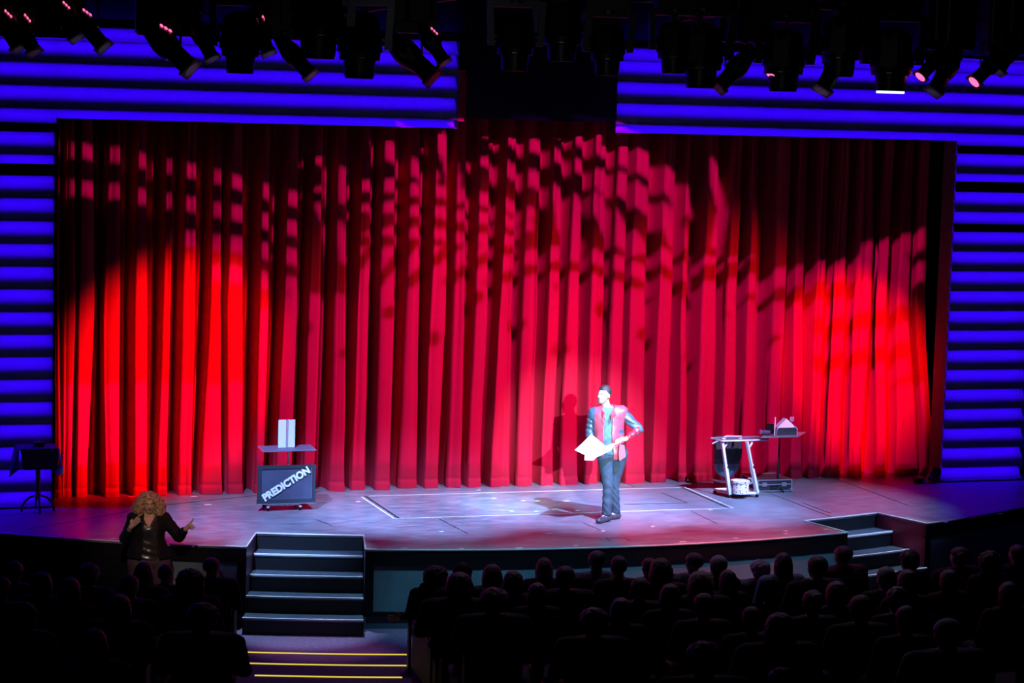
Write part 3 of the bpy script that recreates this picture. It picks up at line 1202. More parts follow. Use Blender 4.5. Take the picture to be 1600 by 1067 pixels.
def sheet(name, c4, bend, par, th=.006, n=10):
    c4 = [np.array(v, float) for v in c4]
    nrm = np.cross(c4[1]-c4[0], c4[3]-c4[0])
    nrm /= np.linalg.norm(nrm)
    P = np.zeros((n, n, 3))
    for i in range(n):
        for j in range(n):
            u, v = i/(n-1), j/(n-1)
            P[i, j] = (c4[0]*(1-u)+c4[1]*u)*(1-v)+(c4[3]*(1-u)+c4[2]*u)*v+nrm*bend*math.sin(PI*u)
    o = grid_obj(name, P, M_WHITE, par)
    m_ = o.modifiers.new('t', 'SOLIDIFY')
    m_.thickness = th
    return o


sheet('page', [(-.455, -.44, 1.0), (-.245, -.24, 1.19), (-.055, -.255, 1.045), (-.19, -.46, .885)], .02, pp)
sheet('page', [(-.32, -.47, .955), (-.19, -.46, .885), (-.20, -.45, .868), (-.325, -.46, .868)], .0, pp)
sheet('page', [(-.19, -.45, .90), (-.06, -.26, 1.045), (.155, -.29, 1.115), (.03, -.40, 1.01)], -.035, pp)

# ------------------------------------------------------------------ the sign language interpreter
wp = bz(232, 766, .65)
for _ in range(1):
    wp = by(233, 766, -3.1)
# stand her on the auditorium floor in front of the stage
wom = empty('person', (wp[0], -3.1, -1.0), -.165, 'person with curly blonde hair in black jacket signing in front of the stage', 'person')
HT = float(wp[2])+1.0
k_ = HT/1.66
wom.scale = (k_, k_, k_)
WC = (-.0, -.02, 1.505)
WRt = rotz(rad(6))@np.array([[1, 0, 0], [0, math.cos(.1), -math.sin(.1)], [0, math.sin(.1), math.cos(.1)]])
wSL, wSR = (-.165, .0, 1.32), (.175, .0, 1.325)
wEL, wER = (-.265, -.02, 1.10), (.350, -.06, 1.13)
wWL, wWR = (-.205, -.20, 1.265), (.425, -.17, 1.235)


def wtorso(P, g=0):
    d = ell(P, (.0, .0, 1.22), (.165+g, .115+g, .17+g))
    d = smin(d, ell(P, (.0, -.05, 1.2), (.13+g, .10+g, .09+g)), .05)
    d = smin(d, ell(P, (.0, -.01, 1.02), (.17+g, .13+g, .16+g)), .06)
    d = smin(d, ell(P, (.01, .0, .86), (.21+g, .15+g, .15+g)), .07)
    return smin(d, cap(P, wSL, wSR, .055+g, .055+g), .06)


def wom_body(P):
    d = wtorso(P)
    for s, e, w_ in ((wSL, wEL, wWL), (wSR, wER, wWR)):
        d = smin(d, smin(cap(P, s, e, .055, .042), cap(P, e, w_, .040, .026), .02), .03)
    d = smin(d, cap(P, (0, .01, 1.33), (0, -.0, 1.45), .052, .05), .02)
    d = smin(d, head_sdf(P, WC, WRt, .93, True), .001)
    d = smin(d, hand(P, wWL, .25, (.55, -.2, .62), (-.55, -.2, .55), (.3, .6, -.1), .95), .012)
    # right of the picture: pointing hand with raised index finger and open thumb
    w_ = np.array(wWR)
    d = smin(d, cap(P, w_, w_+(.045, -.02, .05), .026, .027), .012)
    d = smin(d, cap(P, w_+(.045, -.02, .055), w_+(.085, -.03, .125), .011, .0085), .008)
    for k in range(3):
        a0 = w_+(.060, -.03-.012*k, .048-.014*k)
        d = smin(d, np.minimum(cap(P, a0, a0+(.022, -.02, .004), .0105, .010), cap(P, a0+(.022, -.02, .004), a0+(.0, -.035, -.008), .010, .008)), .006)
    d = smin(d, np.minimum(cap(P, w_+(.03, -.02, .02), w_+(.07, -.04, .016), .013, .010), cap(P, w_+(.07, -.04, .016), w_+(.105, -.045, .03), .010, .008)), .008)
    for sx in (-1, 1):
        d = smin(d, smin(cap(P, (sx*.10+.01, 0, .84), (sx*.105+.01, -.03, .47), .125, .075), cap(P, (sx*.105+.01, -.03, .47), (sx*.10, .0, .08), .066, .04), .02), .04)
        d = smin(d, cap(P, (sx*.10, .02, .045), (sx*.13, -.14, .035), .036, .03), .02)
    return d


wb = sdf_obj('body', wom_body, (-.38, -.36, -.01), (.62, .24, 1.68), .0066, M_SKIN2, wom)
face_bits(wb, WC, WRt, .93, mat('dark_lip', (.35, .06, .07), .4), M_HAIRD)


def curls(P):
    q = P-np.array(WC, np.float32)
    d = ell(q, (0, .045, .03), (.135, .125, .112))
    d = smin(d, ell(q, (-.115, .0, -.055), (.072, .085, .115)), .05)
    d = smin(d, ell(q, (.12, .0, -.065), (.076, .085, .13)), .05)
    d = smin(d, ell(q, (.0, .075, -.09), (.15, .07, .14)), .05)
    d = d+.004+.018*snoise(P, 55)+.013*snoise(P, 105, 1)+.006*snoise(P, 210, 2)
    face = ell(q, (0, -.11, -.028), (.066, .10, .092))
    return smax(d, -face, .012)


M_BLOND = mat('curly_blonde_hair', (.42, .27, .14), .5, bump=1, bscale=120, var=.6, vscale=45)
sdf_obj('hair', curls, (-.24, -.22, 1.22), (.25, .26, 1.72), .0062, M_BLOND, wom)
M_SATIN = mat('black_satin', (.035, .03, .032), .28, spec=.8)
M_JACK = mat('black_jacket', (.009, .008, .010), .75, spec=.2)
M_TROU = mat('maroon_trousers', (.085, .04, .05), .75)


def blouse(P):
    d = wtorso(P, .012)+.006*np.sin(P[:, 2]*70+P[:, 0]*18)*np.clip((1.12-P[:, 2])*6, 0, 1)+.003*snoise(P, 40)
    v = smax(smax(np.abs(P[:, 0])-(P[:, 2]-1.24)*.55, 1.24-P[:, 2], .01), P[:, 1]+.02, .01)
    return smax(smax(smax(d, -v, .01), .86-P[:, 2], .01), P[:, 2]-1.39, .01)


sdf_obj('blouse', blouse, (-.3, -.25, .82), (.3, .22, 1.42), .009, M_SATIN, wom)


def wjacket(P):
    g = .034+.006*snoise(P, 24)+.10*np.clip(1.1-P[:, 2], 0, .3)
    d = smax(wtorso(P)-g, -(wtorso(P)-.020), .008)
    z = P[:, 2]
    fr = smax(np.abs(P[:, 0]-.02)-(.085+.05*np.clip(1.15-z, 0, .3)-.10*np.clip(z-1.25, 0, .2)), P[:, 1], .01)
    d = smax(d, -fr, .01)
    d = smax(smax(d, .88-z, .01), z-1.40, .01)
    w_ = .006*snoise(P, 45)
    for s, e, w2 in ((wSL, wEL, (-.225, -.13, 1.20)), (wSR, wER, (.405, -.145, 1.205))):
        a = smin(cap(P, s, e, .074, .066), cap(P, e, w2, .064, .050), .03)+w_
        d = smin(d, a, .02)
    return d


sdf_obj('jacket', wjacket, (-.40, -.30, .80), (.50, .26, 1.44), .0085, M_JACK, wom)


def wtrou(P):
    z = P[:, 2]
    d = ell(P, (.01, .0, .84), (.235, .165, .13))
    for sx in (-1, 1):
        d = smin(d, smin(cap(P, (sx*.115+.01, 0, .80), (sx*.115+.01, -.03, .47), .142, .095), cap(P, (sx*.115+.01, -.03, .47), (sx*.105, 0, .1), .09, .07), .03), .012)
    return smax(smax(d, .05-z, .01), z-.93, .01)


sdf_obj('trousers', wtrou, (-.3, -.25, .02), (.32, .24, .96), .01, M_TROU, wom)
for sx in (-1, 1):
    b = MB()
    b.cone((sx*.10, .06, .045), (sx*.14, -.17, .04), .045, .038, 14)
    b.build('shoe', M_BLACK, wom)

# ------------------------------------------------------------------ prediction board on its wheeled stand
def RX(a):
    return Matrix.Rotation(a, 4, 'X')


def RY(a):
    return Matrix.Rotation(a, 4, 'Y')


bx0, bx1, bY = -1.19, -.40, -.80
bc = (bx0+bx1)/2
brd = empty('board_stand', (bc, bY+.1, 0), 0, 'wheeled stand carrying a slate board with diagonal white lettering and a small shelf on top', 'board')
O = np.array([bc, bY+.1, 0])


def loc(p):
    return tuple(np.array(p)-O)


b = MB()
b.box(loc((bc, bY, .37)), (.70, .02, .44))
bd = b.build('board', M_SIGN, brd)
b = MB()
b.box(loc((bc, bY-.008, .60)), (.80, .035, .045))
b.box(loc((bc, bY-.008, .13)), (.80, .035, .055))
b.box(loc((bx0+.025, bY-.008, .37)), (.05, .034, .42))
b.box(loc((bx1-.022, bY-.008, .37)), (.045, .034, .42))
b.build('board_frame', mat('dark_blue_frame', (.025, .03, .045), .5), brd)
b = MB()
b.box(loc((bc, bY-.028, .104)), (.79, .006, .008))
b.box(loc((bx1-.055, bY-.028, .38)), (.006, .006, .42))
b.build('frame_edging', M_ALU, brd)
fc = bpy.data.curves.new('lettering', 'FONT')
fc.body = 'PREDICTION'
fc.size = .155
fc.offset = .0075
fc.extrude = .003
fc.align_x = 'CENTER'
fc.align_y = 'CENTER'
fc.space_character = 1.0
to = bpy.data.objects.new('lettering_source', fc)
COL.objects.link(to)
bpy.context.view_layer.update()
me = bpy.data.meshes.new_from_object(to.evaluated_get(bpy.context.evaluated_depsgraph_get()))
bpy.data.objects.remove(to)
me.materials.clear()
me.materials.append(M_WHITE)
xs_ = [v.co.x for v in me.vertices]
wd = max(xs_)-min(xs_)
lt = bpy.data.objects.new('lettering', me)
COL.objects.link(lt)
lt.parent = brd
ang = math.atan2(.385, .625)
L_ = .725
lt.matrix_local = Matrix.Translation(loc((bc-.005, bY-.030, .37))) @ RX(PI/2) @ Matrix.Rotation(ang, 4, 'Z') @ Matrix.Diagonal((L_/wd, .86, 1, 1))
b = MB()
b.cone(loc((bc+.03, bY+.05, .06)), loc((bc+.03, bY+.05, .83)), .012)
b.cone(loc((bc+.03, bY+.05, .06)), loc((bc+.03, bY+.05, .5)), .018)
b.build('pole', M_WHITEM, brd, True)
sh = [bz(403.5, 698, .835), bz(411.5, 706, .835), bz(494, 703.5, .835), bz(484, 695.5, .835)]
b = MB()
b.prism([np.array(loc(p)) for p in sh], (0, 0, .008))
shelf = b.build('shelf', mat('shelf_grey', (.13, .13, .2), .5), brd)
b = MB()
for i in range(4):
    p, q = loc(sh[i]), loc(sh[(i+1) % 4])
    b.cone((p[0], p[1], p[2]+.002), (q[0], q[1], q[2]+.002), .0085, .0085, 6)
b.build('shelf_edge', M_ALU, shelf)
b = MB()
b.tube([loc((bc-.24, bY+.02, .085)), loc((bc+.03, bY+.06, .075)), loc((bc+.2, bY+.02, .085))], .014)
b.tube([loc((bc-.24, bY+.3, .085)), loc((bc+.03, bY+.06, .075)), loc((bc+.2, bY+.3, .085))], .014)
b.build('base', M_ALU, brd)
for cx_, cy_ in ((-.24, .02), (.2, .02), (-.24, .3), (.2, .3)):
    b = MB()
    c = loc((bc+cx_, bY+cy_, .028))
    b.cone((c[0]-.012, c[1], .029), (c[0]+.012, c[1], .029), .028, .028, 16)
    wl = b.build('caster', M_BLACK, brd)
    b = MB()
    b.box((c[0], c[1], .058), (.035, .05, .03), bev=.005)
    b.build('caster_fork', M_WHITEM, wl)
# white folded panels on the shelf
ft = by(449, 700.5, -.80)
zt = .845
fp = empty('folded_card', (ft[0], -.74, zt), 0, 'two tall white panels folded upright on the shelf above the slate board', 'card')
for sgn, w_, a in ((-1, .105, .25), (1, .115, -.35)):
    b = MB()
    b.box((sgn*(w_/2+.004), .02, .19), (w_, .018, .38), bev=.004)
    b.build('panel', M_WHITE, fp)
b = MB()
b.cone((.012, .01, 0.001), (.012, .01, .379), .012, .012, 10)
b.build('spine', mat('grey_card', (.35, .38, .42), .6), fp)

# ------------------------------------------------------------------ prop cart
ct = empty('rolling_cart', bz(1152, 768, 0), 0, 'white metal rolling cart with a flat dark top beside the pole stand', 'cart')
O = np.array(ct.location)
tz = .815
tp = [bz(1128, 689.5, tz), bz(1200.5, 687.5, tz), bz(1184, 683.3, tz), bz(1111, 685, tz)]
b = MB()
b.prism([np.array(loc(p)) for p in tp], (0, 0, .014))
top = b.build('tabletop', mat('dark_grey_top', (.09, .09, .11), .5), ct)
b = MB()
for i in range(4):
    p, q = loc(tp[i]), loc(tp[(i+1) % 4])
    b.cone((p[0], p[1], p[2]+.004), (q[0], q[1], q[2]+.004), .013, .013, 6)
b.build('tabletop_edge', M_WHITEM, top)
fl, fr = bz(1140, 771.5, .06), bz(1183, 770.5, .06)
bl = np.array(fl)+(-.05, .45, 0)
br = np.array(fr)+(.0, .45, 0)
bl = bz(1117, 764.5, .06)
br = bl+(fr-fl)
b = MB()
for p, q in ((fl, fr), (bl, br), (fl, bl), (fr, br)):
    b.cone(loc(p), loc(q), .02, .02, 8)
b.build('base_frame', M_WHITEM, ct)
b = MB()
b.prism([np.array(loc(p)) for p in (fl, fr, br, bl)], (0, 0, .012))
b.build('base_shelf', M_WHITEM, ct)
for (tx, ty), (fx_, fy_), base in (((1128.5, 690), (1140, 770), fl), ((1167, 690), (1181, 769), fr)):
    tpnt = bz(tx, ty, tz-.01)
    f_ = np.array(base)
    mid = tpnt+(f_-tpnt)*.45
    b = MB()
    b.cone(loc(tpnt), loc(mid), .026, .026, 4)
    b.cone(loc(mid), loc(f_), .033, .033, 4)
    b.build('leg', M_WHITEM, ct)
    b = MB()
    b.ball(loc(mid+np.array([.03, -.01, -.03])), .022, 10)
    b.build('knob', M_BLACK, ct)
    b = MB()
    e_ = np.array(tpnt)+(np.array([.10, .03, -.02]))
    b.cone(loc(tpnt+(f_-tpnt)*.14), loc(e_), .014, .014, 6)
    b.build('bracket', M_WHITEM, ct)
for p in (fl, fr, bl, br):
    c = loc(p)
    b = MB()
    b.cone((c[0]-.014, c[1], .028), (c[0]+.014, c[1], .028), .027, .027, 14)
    wl = b.build('caster', M_BLACK, ct)
    b = MB()
    b.box((c[0], c[1], .05), (.03, .035, .02))
    b.build('caster_fork', M_WHITEM, wl)
# things lying on the cart top
for x_, y_, nm, lb in ((1131, 686, 'coin', 'small white round item at the left of the cart top'), (1157, 685.5, 'coin', 'small white round item in the middle of the cart top')):
    p = bz(x_, y_, tz+.016)
    b = MB()
    b.cone((0, 0, .002), (0, 0, .012), .028, .024, 14)
    o = b.build('white_puck', M_WHITE)
    o.location = p+np.array([0, 0, .0])
    tag(o, lb, 'disc')
# patterned round box on the cart base
hb = bz(1153, 768.5, .09)
o = empty('patterned_box', (hb[0]+.03, hb[1], .074), .1, 'white round lidded box with pink and dark speckles on the cart base', 'box')
m_sp = bpy.data.materials.new('speckled_print')
m_sp.use_nodes = True
nt = m_sp.node_tree
tc = nt.nodes.new('ShaderNodeTexCoord')
vo = nt.nodes.new('ShaderNodeTexVoronoi')
vo.inputs['Scale'].default_value = 30
cr = nt.nodes.new('ShaderNodeValToRGB')
cr.color_ramp.interpolation = 'CONSTANT'
cr.color_ramp.elements[0].color = (.10, .08, .14, 1)
cr.color_ramp.elements[1].position = .22
cr.color_ramp.elements[1].color = (.75, .12, .22, 1)
e_ = cr.color_ramp.elements.new(.34)
e_.color = (.78, .76, .78, 1)
nt.links.new(tc.outputs['Object'], vo.inputs['Vector'])
nt.links.new(vo.outputs['Distance'], cr.inputs[0])
nt.links.new(cr.outputs[0], nt.nodes['Principled BSDF'].inputs['Base Color'])
b = MB()
b.cone((0, 0, .0), (0, 0, .155), .125, .125, 28)
b.build('drum', m_sp, o, True)
b = MB()
b.cone((0, 0, .155), (0, 0, .185), .135, .135, 28)
b.build('lid', m_sp, o, True)
b = MB()
b.tube([(.13, 0, .12), (.18, -.02, .14), (.17, -.03, .20), (.10, -.04, .22)], .012)
b.build('handle', mat('grey_handle', (.3, .3, .34), .5), o)
# black bag behind the cart
bgp = by(1137, 700, -.20)
bag = empty('prop_bag', (bgp[0], -.20, .20), 0, 'black fabric bag with grey lower band hanging open behind the white cart', 'bag')


def bagf(P):
    d = ell(P, (0, 0, .27), (.205, .06, .30))
    d = np.minimum(d, smax(smax(np.abs(P[:, 0])-.20-.03*(P[:, 2]-.3), np.abs(P[:, 1])-.055, .02), np.abs(P[:, 2]-.43)-.17, .02))
    return smax(d, -ell(P, (0, 0, .56), (.17, .04, .20)), .01)+.008*np.sin(P[:, 0]*55+2*np.sin(P[:, 2]*9))


sdf_obj('bag_body', bagf, (-.26, -.12, -.06), (.26, .12, .66), .012, [mat('black_cloth', (.025, .025, .03), .8), mat('grey_band', (.10, .13, .19), .7)], bag, lambda c: ((c[:, 2] > .0) & (c[:, 2] < .20)).astype(int))
b = MB()
b.tube([(.05, -.06, .605), (.05, -.22, .605)], .010)
b.tube([(-.27, -.05, .50), (-.20, -.07, .54), (-.05, -.07, .615), (.19, -.05, .60)], .012)
b.build('hoop', M_WHITEM, bag)

# ------------------------------------------------------------------ pole stand with a small top
ps = empty('pole_stand', bz(1214.5, 767, 0), 0, 'thin black pole stand with a narrow tripod foot in front of the flight case', 'stand')
O = np.array(ps.location)
PZ = .875
b = MB()
b.cone((0, 0, .06), (0, 0, PZ-.01), .013, .013)
b.cone((0, 0, .06), (0, 0, .42), .018, .018)
b.build('pole', M_BLACKM, ps)
for a in (-.9, .9, -2.4):
    b = MB()
    b.tube([(0, 0, .11), (.07*math.cos(a-.6), .07*math.sin(a-.6)*1.0, .06), (.19*math.cos(a-.6), .19*math.sin(a-.6), .014)], .012)
    b.build('leg', M_BLACKM, ps)
tq = [bz(1193, 679.5, PZ), bz(1240, 679.5, PZ), bz(1260, 677.2, PZ), bz(1215, 675.5, PZ)]
tq = [by(1189, 679, -.85), by(1247, 679, -.85), by(1259, 677, -.45), by(1200, 676, -.45)]
b = MB()
b.prism([np.array([p[0]-O[0], p[1]-O[1], PZ-.01]) for p in tq], (0, 0, .014))
b.build('stand_top', M_ALU, ps)
PT = PZ+.005
# black house shaped box with white triangular gable
c0, c1 = by(1213, 677, -.72), by(1245, 677, -.72)
wbx = c1[0]-c0[0]
hx = empty('gabled_box', ((c0[0]+c1[0])/2, -.66, PT), 0, 'small black box with a bright white triangular top on the pole stand', 'box')
b = MB()
b.prism([(-wbx/2, -.06, 0), (wbx/2, -.06, 0), (wbx/2, -.06, .085), (wbx/2-.03, -.06, .11), (-wbx/2+.03, -.06, .11), (-wbx/2, -.06, .085)], (0, .12, 0))
b.build('box_body', mat('dark_teal_box', (.02, .035, .045), .5), hx)
b = MB()
b.prism([(-wbx/2+.015, -.064, .108), (wbx/2-.02, -.064, .108), (.005, -.03, .235)], (0, .11, 0))
b.build('gable', M_WHITE, hx)
b = MB()
b.tube([(-wbx/2, -.065, .0), (-wbx/2, -.065, .085), (-wbx/2+.03, -.065, .112)], .007)
b.build('edge_trim', M_WHITEM, hx)
b = MB()
b.tube([(wbx/2, -.065, .0), (wbx/2, -.065, .085), (wbx/2-.04, -.065, .125)], .007)
b.build('edge_trim', M_WHITEM, hx)
q = by(1211, 677, -.76)
b = MB()
b.box((0, 0, .135), (.016, .012, .27))
o = b.build('white_rod', M_WHITE)
o.location = (q[0]-.012, -.77, PT)
tag(o, 'thin upright white stick at the left edge of the pole stand top', 'stick')
q = by(1203, 677, -.70)
b = MB()
b.box((0, 0, .075), (.11, .006, .15), Matrix.Rotation(.12, 4, 'Y'))
o = b.build('dark_card', M_BLACK)
o.location = (q[0]+.03, -.62, PT+.006)
tag(o, 'dark card leaning upright behind the white stick on the pole stand', 'card')
q = by(1190, 671, -.70)
cyl = empty('dark_tube', (q[0]+.035, -.70, PT+.036), 0, 'dark glossy horizontal tube projecting from the left of the pole stand top', 'tube')
b = MB()
b.cone((-.055, 0, .012), (.09, 0, .0), .035, .035, 20)
b.build('tube_body', mat('dark_gloss', (.04, .045, .07), .2), cyl, True)
b = MB()
b.cone((-.062, 0, .0122), (-.052, 0, .012), .037, .037, 20)
b.build('rim', M_ALU, cyl, True)
q = by(1240, 655, -.6)
b = MB()
b.box((-.02, 0, 0), (.03, .02, .06), bev=.004)
b.box((.018, .005, .006), (.028, .02, .05), bev=.004)
b.box((0, .006, -.03), (.06, .02, .02), bev=.004)
b.cone((0, .01, -.19), (0, .01, -.03), .006, .006, 8)
o = b.build('pink_trinket', mat('pink_metal', (.75, .35, .5), .4), None)
o.location = (q[0], -.545, q[2])
tag(o, 'small pale pink ornament on a stick behind the right side of the gabled box', 'ornament')

# ------------------------------------------------------------------ flight case
fA, fB = bz(1184, 770, 0), bz(1235.5, 768, 0)
fw = fB[0]-fA[0]
fcase = empty('flight_case', ((fA[0]+fB[0])/2, fA[1]+.30, 0), 0, 'black flight case with silver edges lying on the floor behind the pole stand', 'case')
b = MB()
b.box((0, 0, .10), (fw-.02, .56, .16))
b.build('case_body', mat('case_black', (.03, .03, .038), .45), fcase)
b = MB()
hh = (.02, .115, .18)
for z in hh:
    for y in (-.285, .285):
        b.box((0, y, z), (fw, .014, .016))
    for x in (-fw/2, fw/2):
        b.box((x, 0, z), (.014, .57, .016))
for x in (-fw/2, fw/2):
    for y in (-.285, .285):
        b.box((x, y, .10), (.02, .02, .17))
b.build('silver_edging', M_ALU, fcase)
for x in (-fw*.30, fw*.28):
    b = MB()
    b.box((x, -.292, .115), (.075, .012, .06), bev=.004)
    b.build('latch', M_ALU, fcase)
for x in (-fw/2, fw/2):
    for y in (-.28, .28):
        b = MB()
        b.ball((x, y, .03), .03, 12)
        b.build('corner', M_ALU, fcase)
b = MB()
b.tube([(-fw*.1, -.292, .09), (-fw*.1, -.32, .09), (fw*.08, -.32, .09), (fw*.08, -.292, .09)], .009)
b.build('handle', M_BLACK, fcase)

# ------------------------------------------------------------------ side table on the left
tb = empty('side_table', bz(59, 800, 0), 0, 'small dark pedestal table with cloth standing before the left louvred wall', 'table')
O = np.array(tb.location)
YT = O[1]
zt = float(by(60, 701, YT-.15)[2])
xa, xb = by(31, 702, YT-.18)[0]-O[0], by(90, 702, YT-.18)[0]-O[0]
cxm = (xa+xb)/2
b = MB()
b.box((cxm, 0, zt-.008), (xb-xa, .40, .02), bev=.005)
b.build('tabletop', mat('dark_wood', (.06, .025, .02), .4), tb)
b = MB()
b.cone((0, 0, .20), (0, 0, zt-.02), .034, .030, 16)
b.cone((0, 0, .17), (0, 0, .27), .038, .026, 16)
b.build('column', mat('dark_wood', None or (.06, .025, .02)), tb, True)
for a in (0, PI, -PI/2, PI/2):
    dx, dy = math.cos(a), math.sin(a)
    b = MB()
    arcp = [(dx*(.02+.19*math.sin(t)), dy*(.02+.19*math.sin(t)), .012+.21*math.cos(t)) for t in np.linspace(.1, PI/2, 8)]
    b.tube(arcp, .016, 8)
    b.build('leg', mat('dark_wood', (.06, .025, .02)), tb)
# cloth over it
cl = empty('table_cloth', (O[0], O[1], 0), 0, 'dark cloth draped over the pedestal table at far left with a pointed corner', 'cloth')
M_CLOTH = mat('dark_blue_cloth', (.02, .022, .05), .75)
b = MB()
b.box((cxm, 0, zt+.006), (xb-xa+.02, .42, .006))
b.prism([(xa, -.215, zt+.008), (xb, -.215, zt+.008), (xb-.005, -.225, zt-.265), (xa+.04, -.225, zt-.265)], (0, -.006, 0))
b.prism([(xa-.012, -.215, zt+.006), (xa-.012, .21, zt+.006), (xa-.09, .02, zt-.20), (xa-.12, -.12, zt-.37), (xa-.02, -.225, zt-.26)], (-.006, 0, 0))
b.build('drape', M_CLOTH, cl)
bl_ = empty('blue_scarf', (O[0]+xb+.03, O[1]-.15, zt), 0, 'bright blue ruffled scarf hanging from the right edge of the pedestal table', 'scarf')


def scarf(P):
    d = cap(P, (-.015, .0, -.02), (.02, .0, -.24), .018, .022)
    d = smin(d, ell(P, (.0, .0, -.29), (.055, .04, .07)), .02)
    return d+.009*snoise(P, 95)


sdf_obj('scarf_body', scarf, (-.09, -.09, -.40), (.1, .09, .03), .01, mat('blue_satin', (.3, .5, .95), .35, spec=.8), bl_)
b = MB()
b.box((0, 0, .032), (.135, .09, .06), bev=.006)
o = empty('wooden_box', (O[0]+cxm+.02, O[1]-.03, zt+.010), 0, 'small reddish box with a metal knob on the dark cloth of the pedestal table', 'box')
bx = b.build('box_body', mat('red_wood', (.16, .05, .045), .4), o)
b = MB()
b.cone((0, 0, .062), (0, 0, .10), .008, .005, 8)
b.build('knob', M_ALU, o)

# ------------------------------------------------------------------ floor light by the right edge of the curtain
fl_ = empty('floor_light', bz(1452, 754, 0), -.2, 'small black floor spotlight with a metal bracket beside the right end of the curtain', 'light')
b = MB()
b.box((.07, .02, .13), (.14, .16, .22), Matrix.Rotation(.35, 4, 'Y'), bev=.015)
b.build('housing', M_BLACKM, fl_)
b = MB()
b.box((-.17, -.02, .04), (.15, .14, .075), bev=.01)
b.build('base', M_BLACKM, fl_)
b = MB()
b.tube([(-.08, -.10, .03), (-.07, -.10, .10), (-.03, -.10, .15), (.0, -.08, .09)], .010)
b.tube([(-.18, -.05, .08), (-.18, -.05, .17)], .006)
b.build('bracket', M_ALU, fl_)
b = MB()
b.cone((-.09, -.11, .035), (-.09, -.095, .035), .032, .032, 14)
b.build('knob', M_WHITEM, fl_)

# ------------------------------------------------------------------ audience
AM = {}
H_DARK = mat('audience_dark_hair', (.03, .024, .022), .5, bump=.6, bscale=90)
H_BROWN = mat('audience_brown_hair', (.09, .05, .04), .5, bump=.6, bscale=90)
H_GREY = mat('audience_grey_hair', (.38, .38, .42), .6, bump=.8, bscale=90)
H_BLON = mat('audience_fair_hair', (.34, .24, .16), .55, bump=.8, bscale=90)
A_SKIN = mat('audience_skin', (.45, .28, .22), .55)


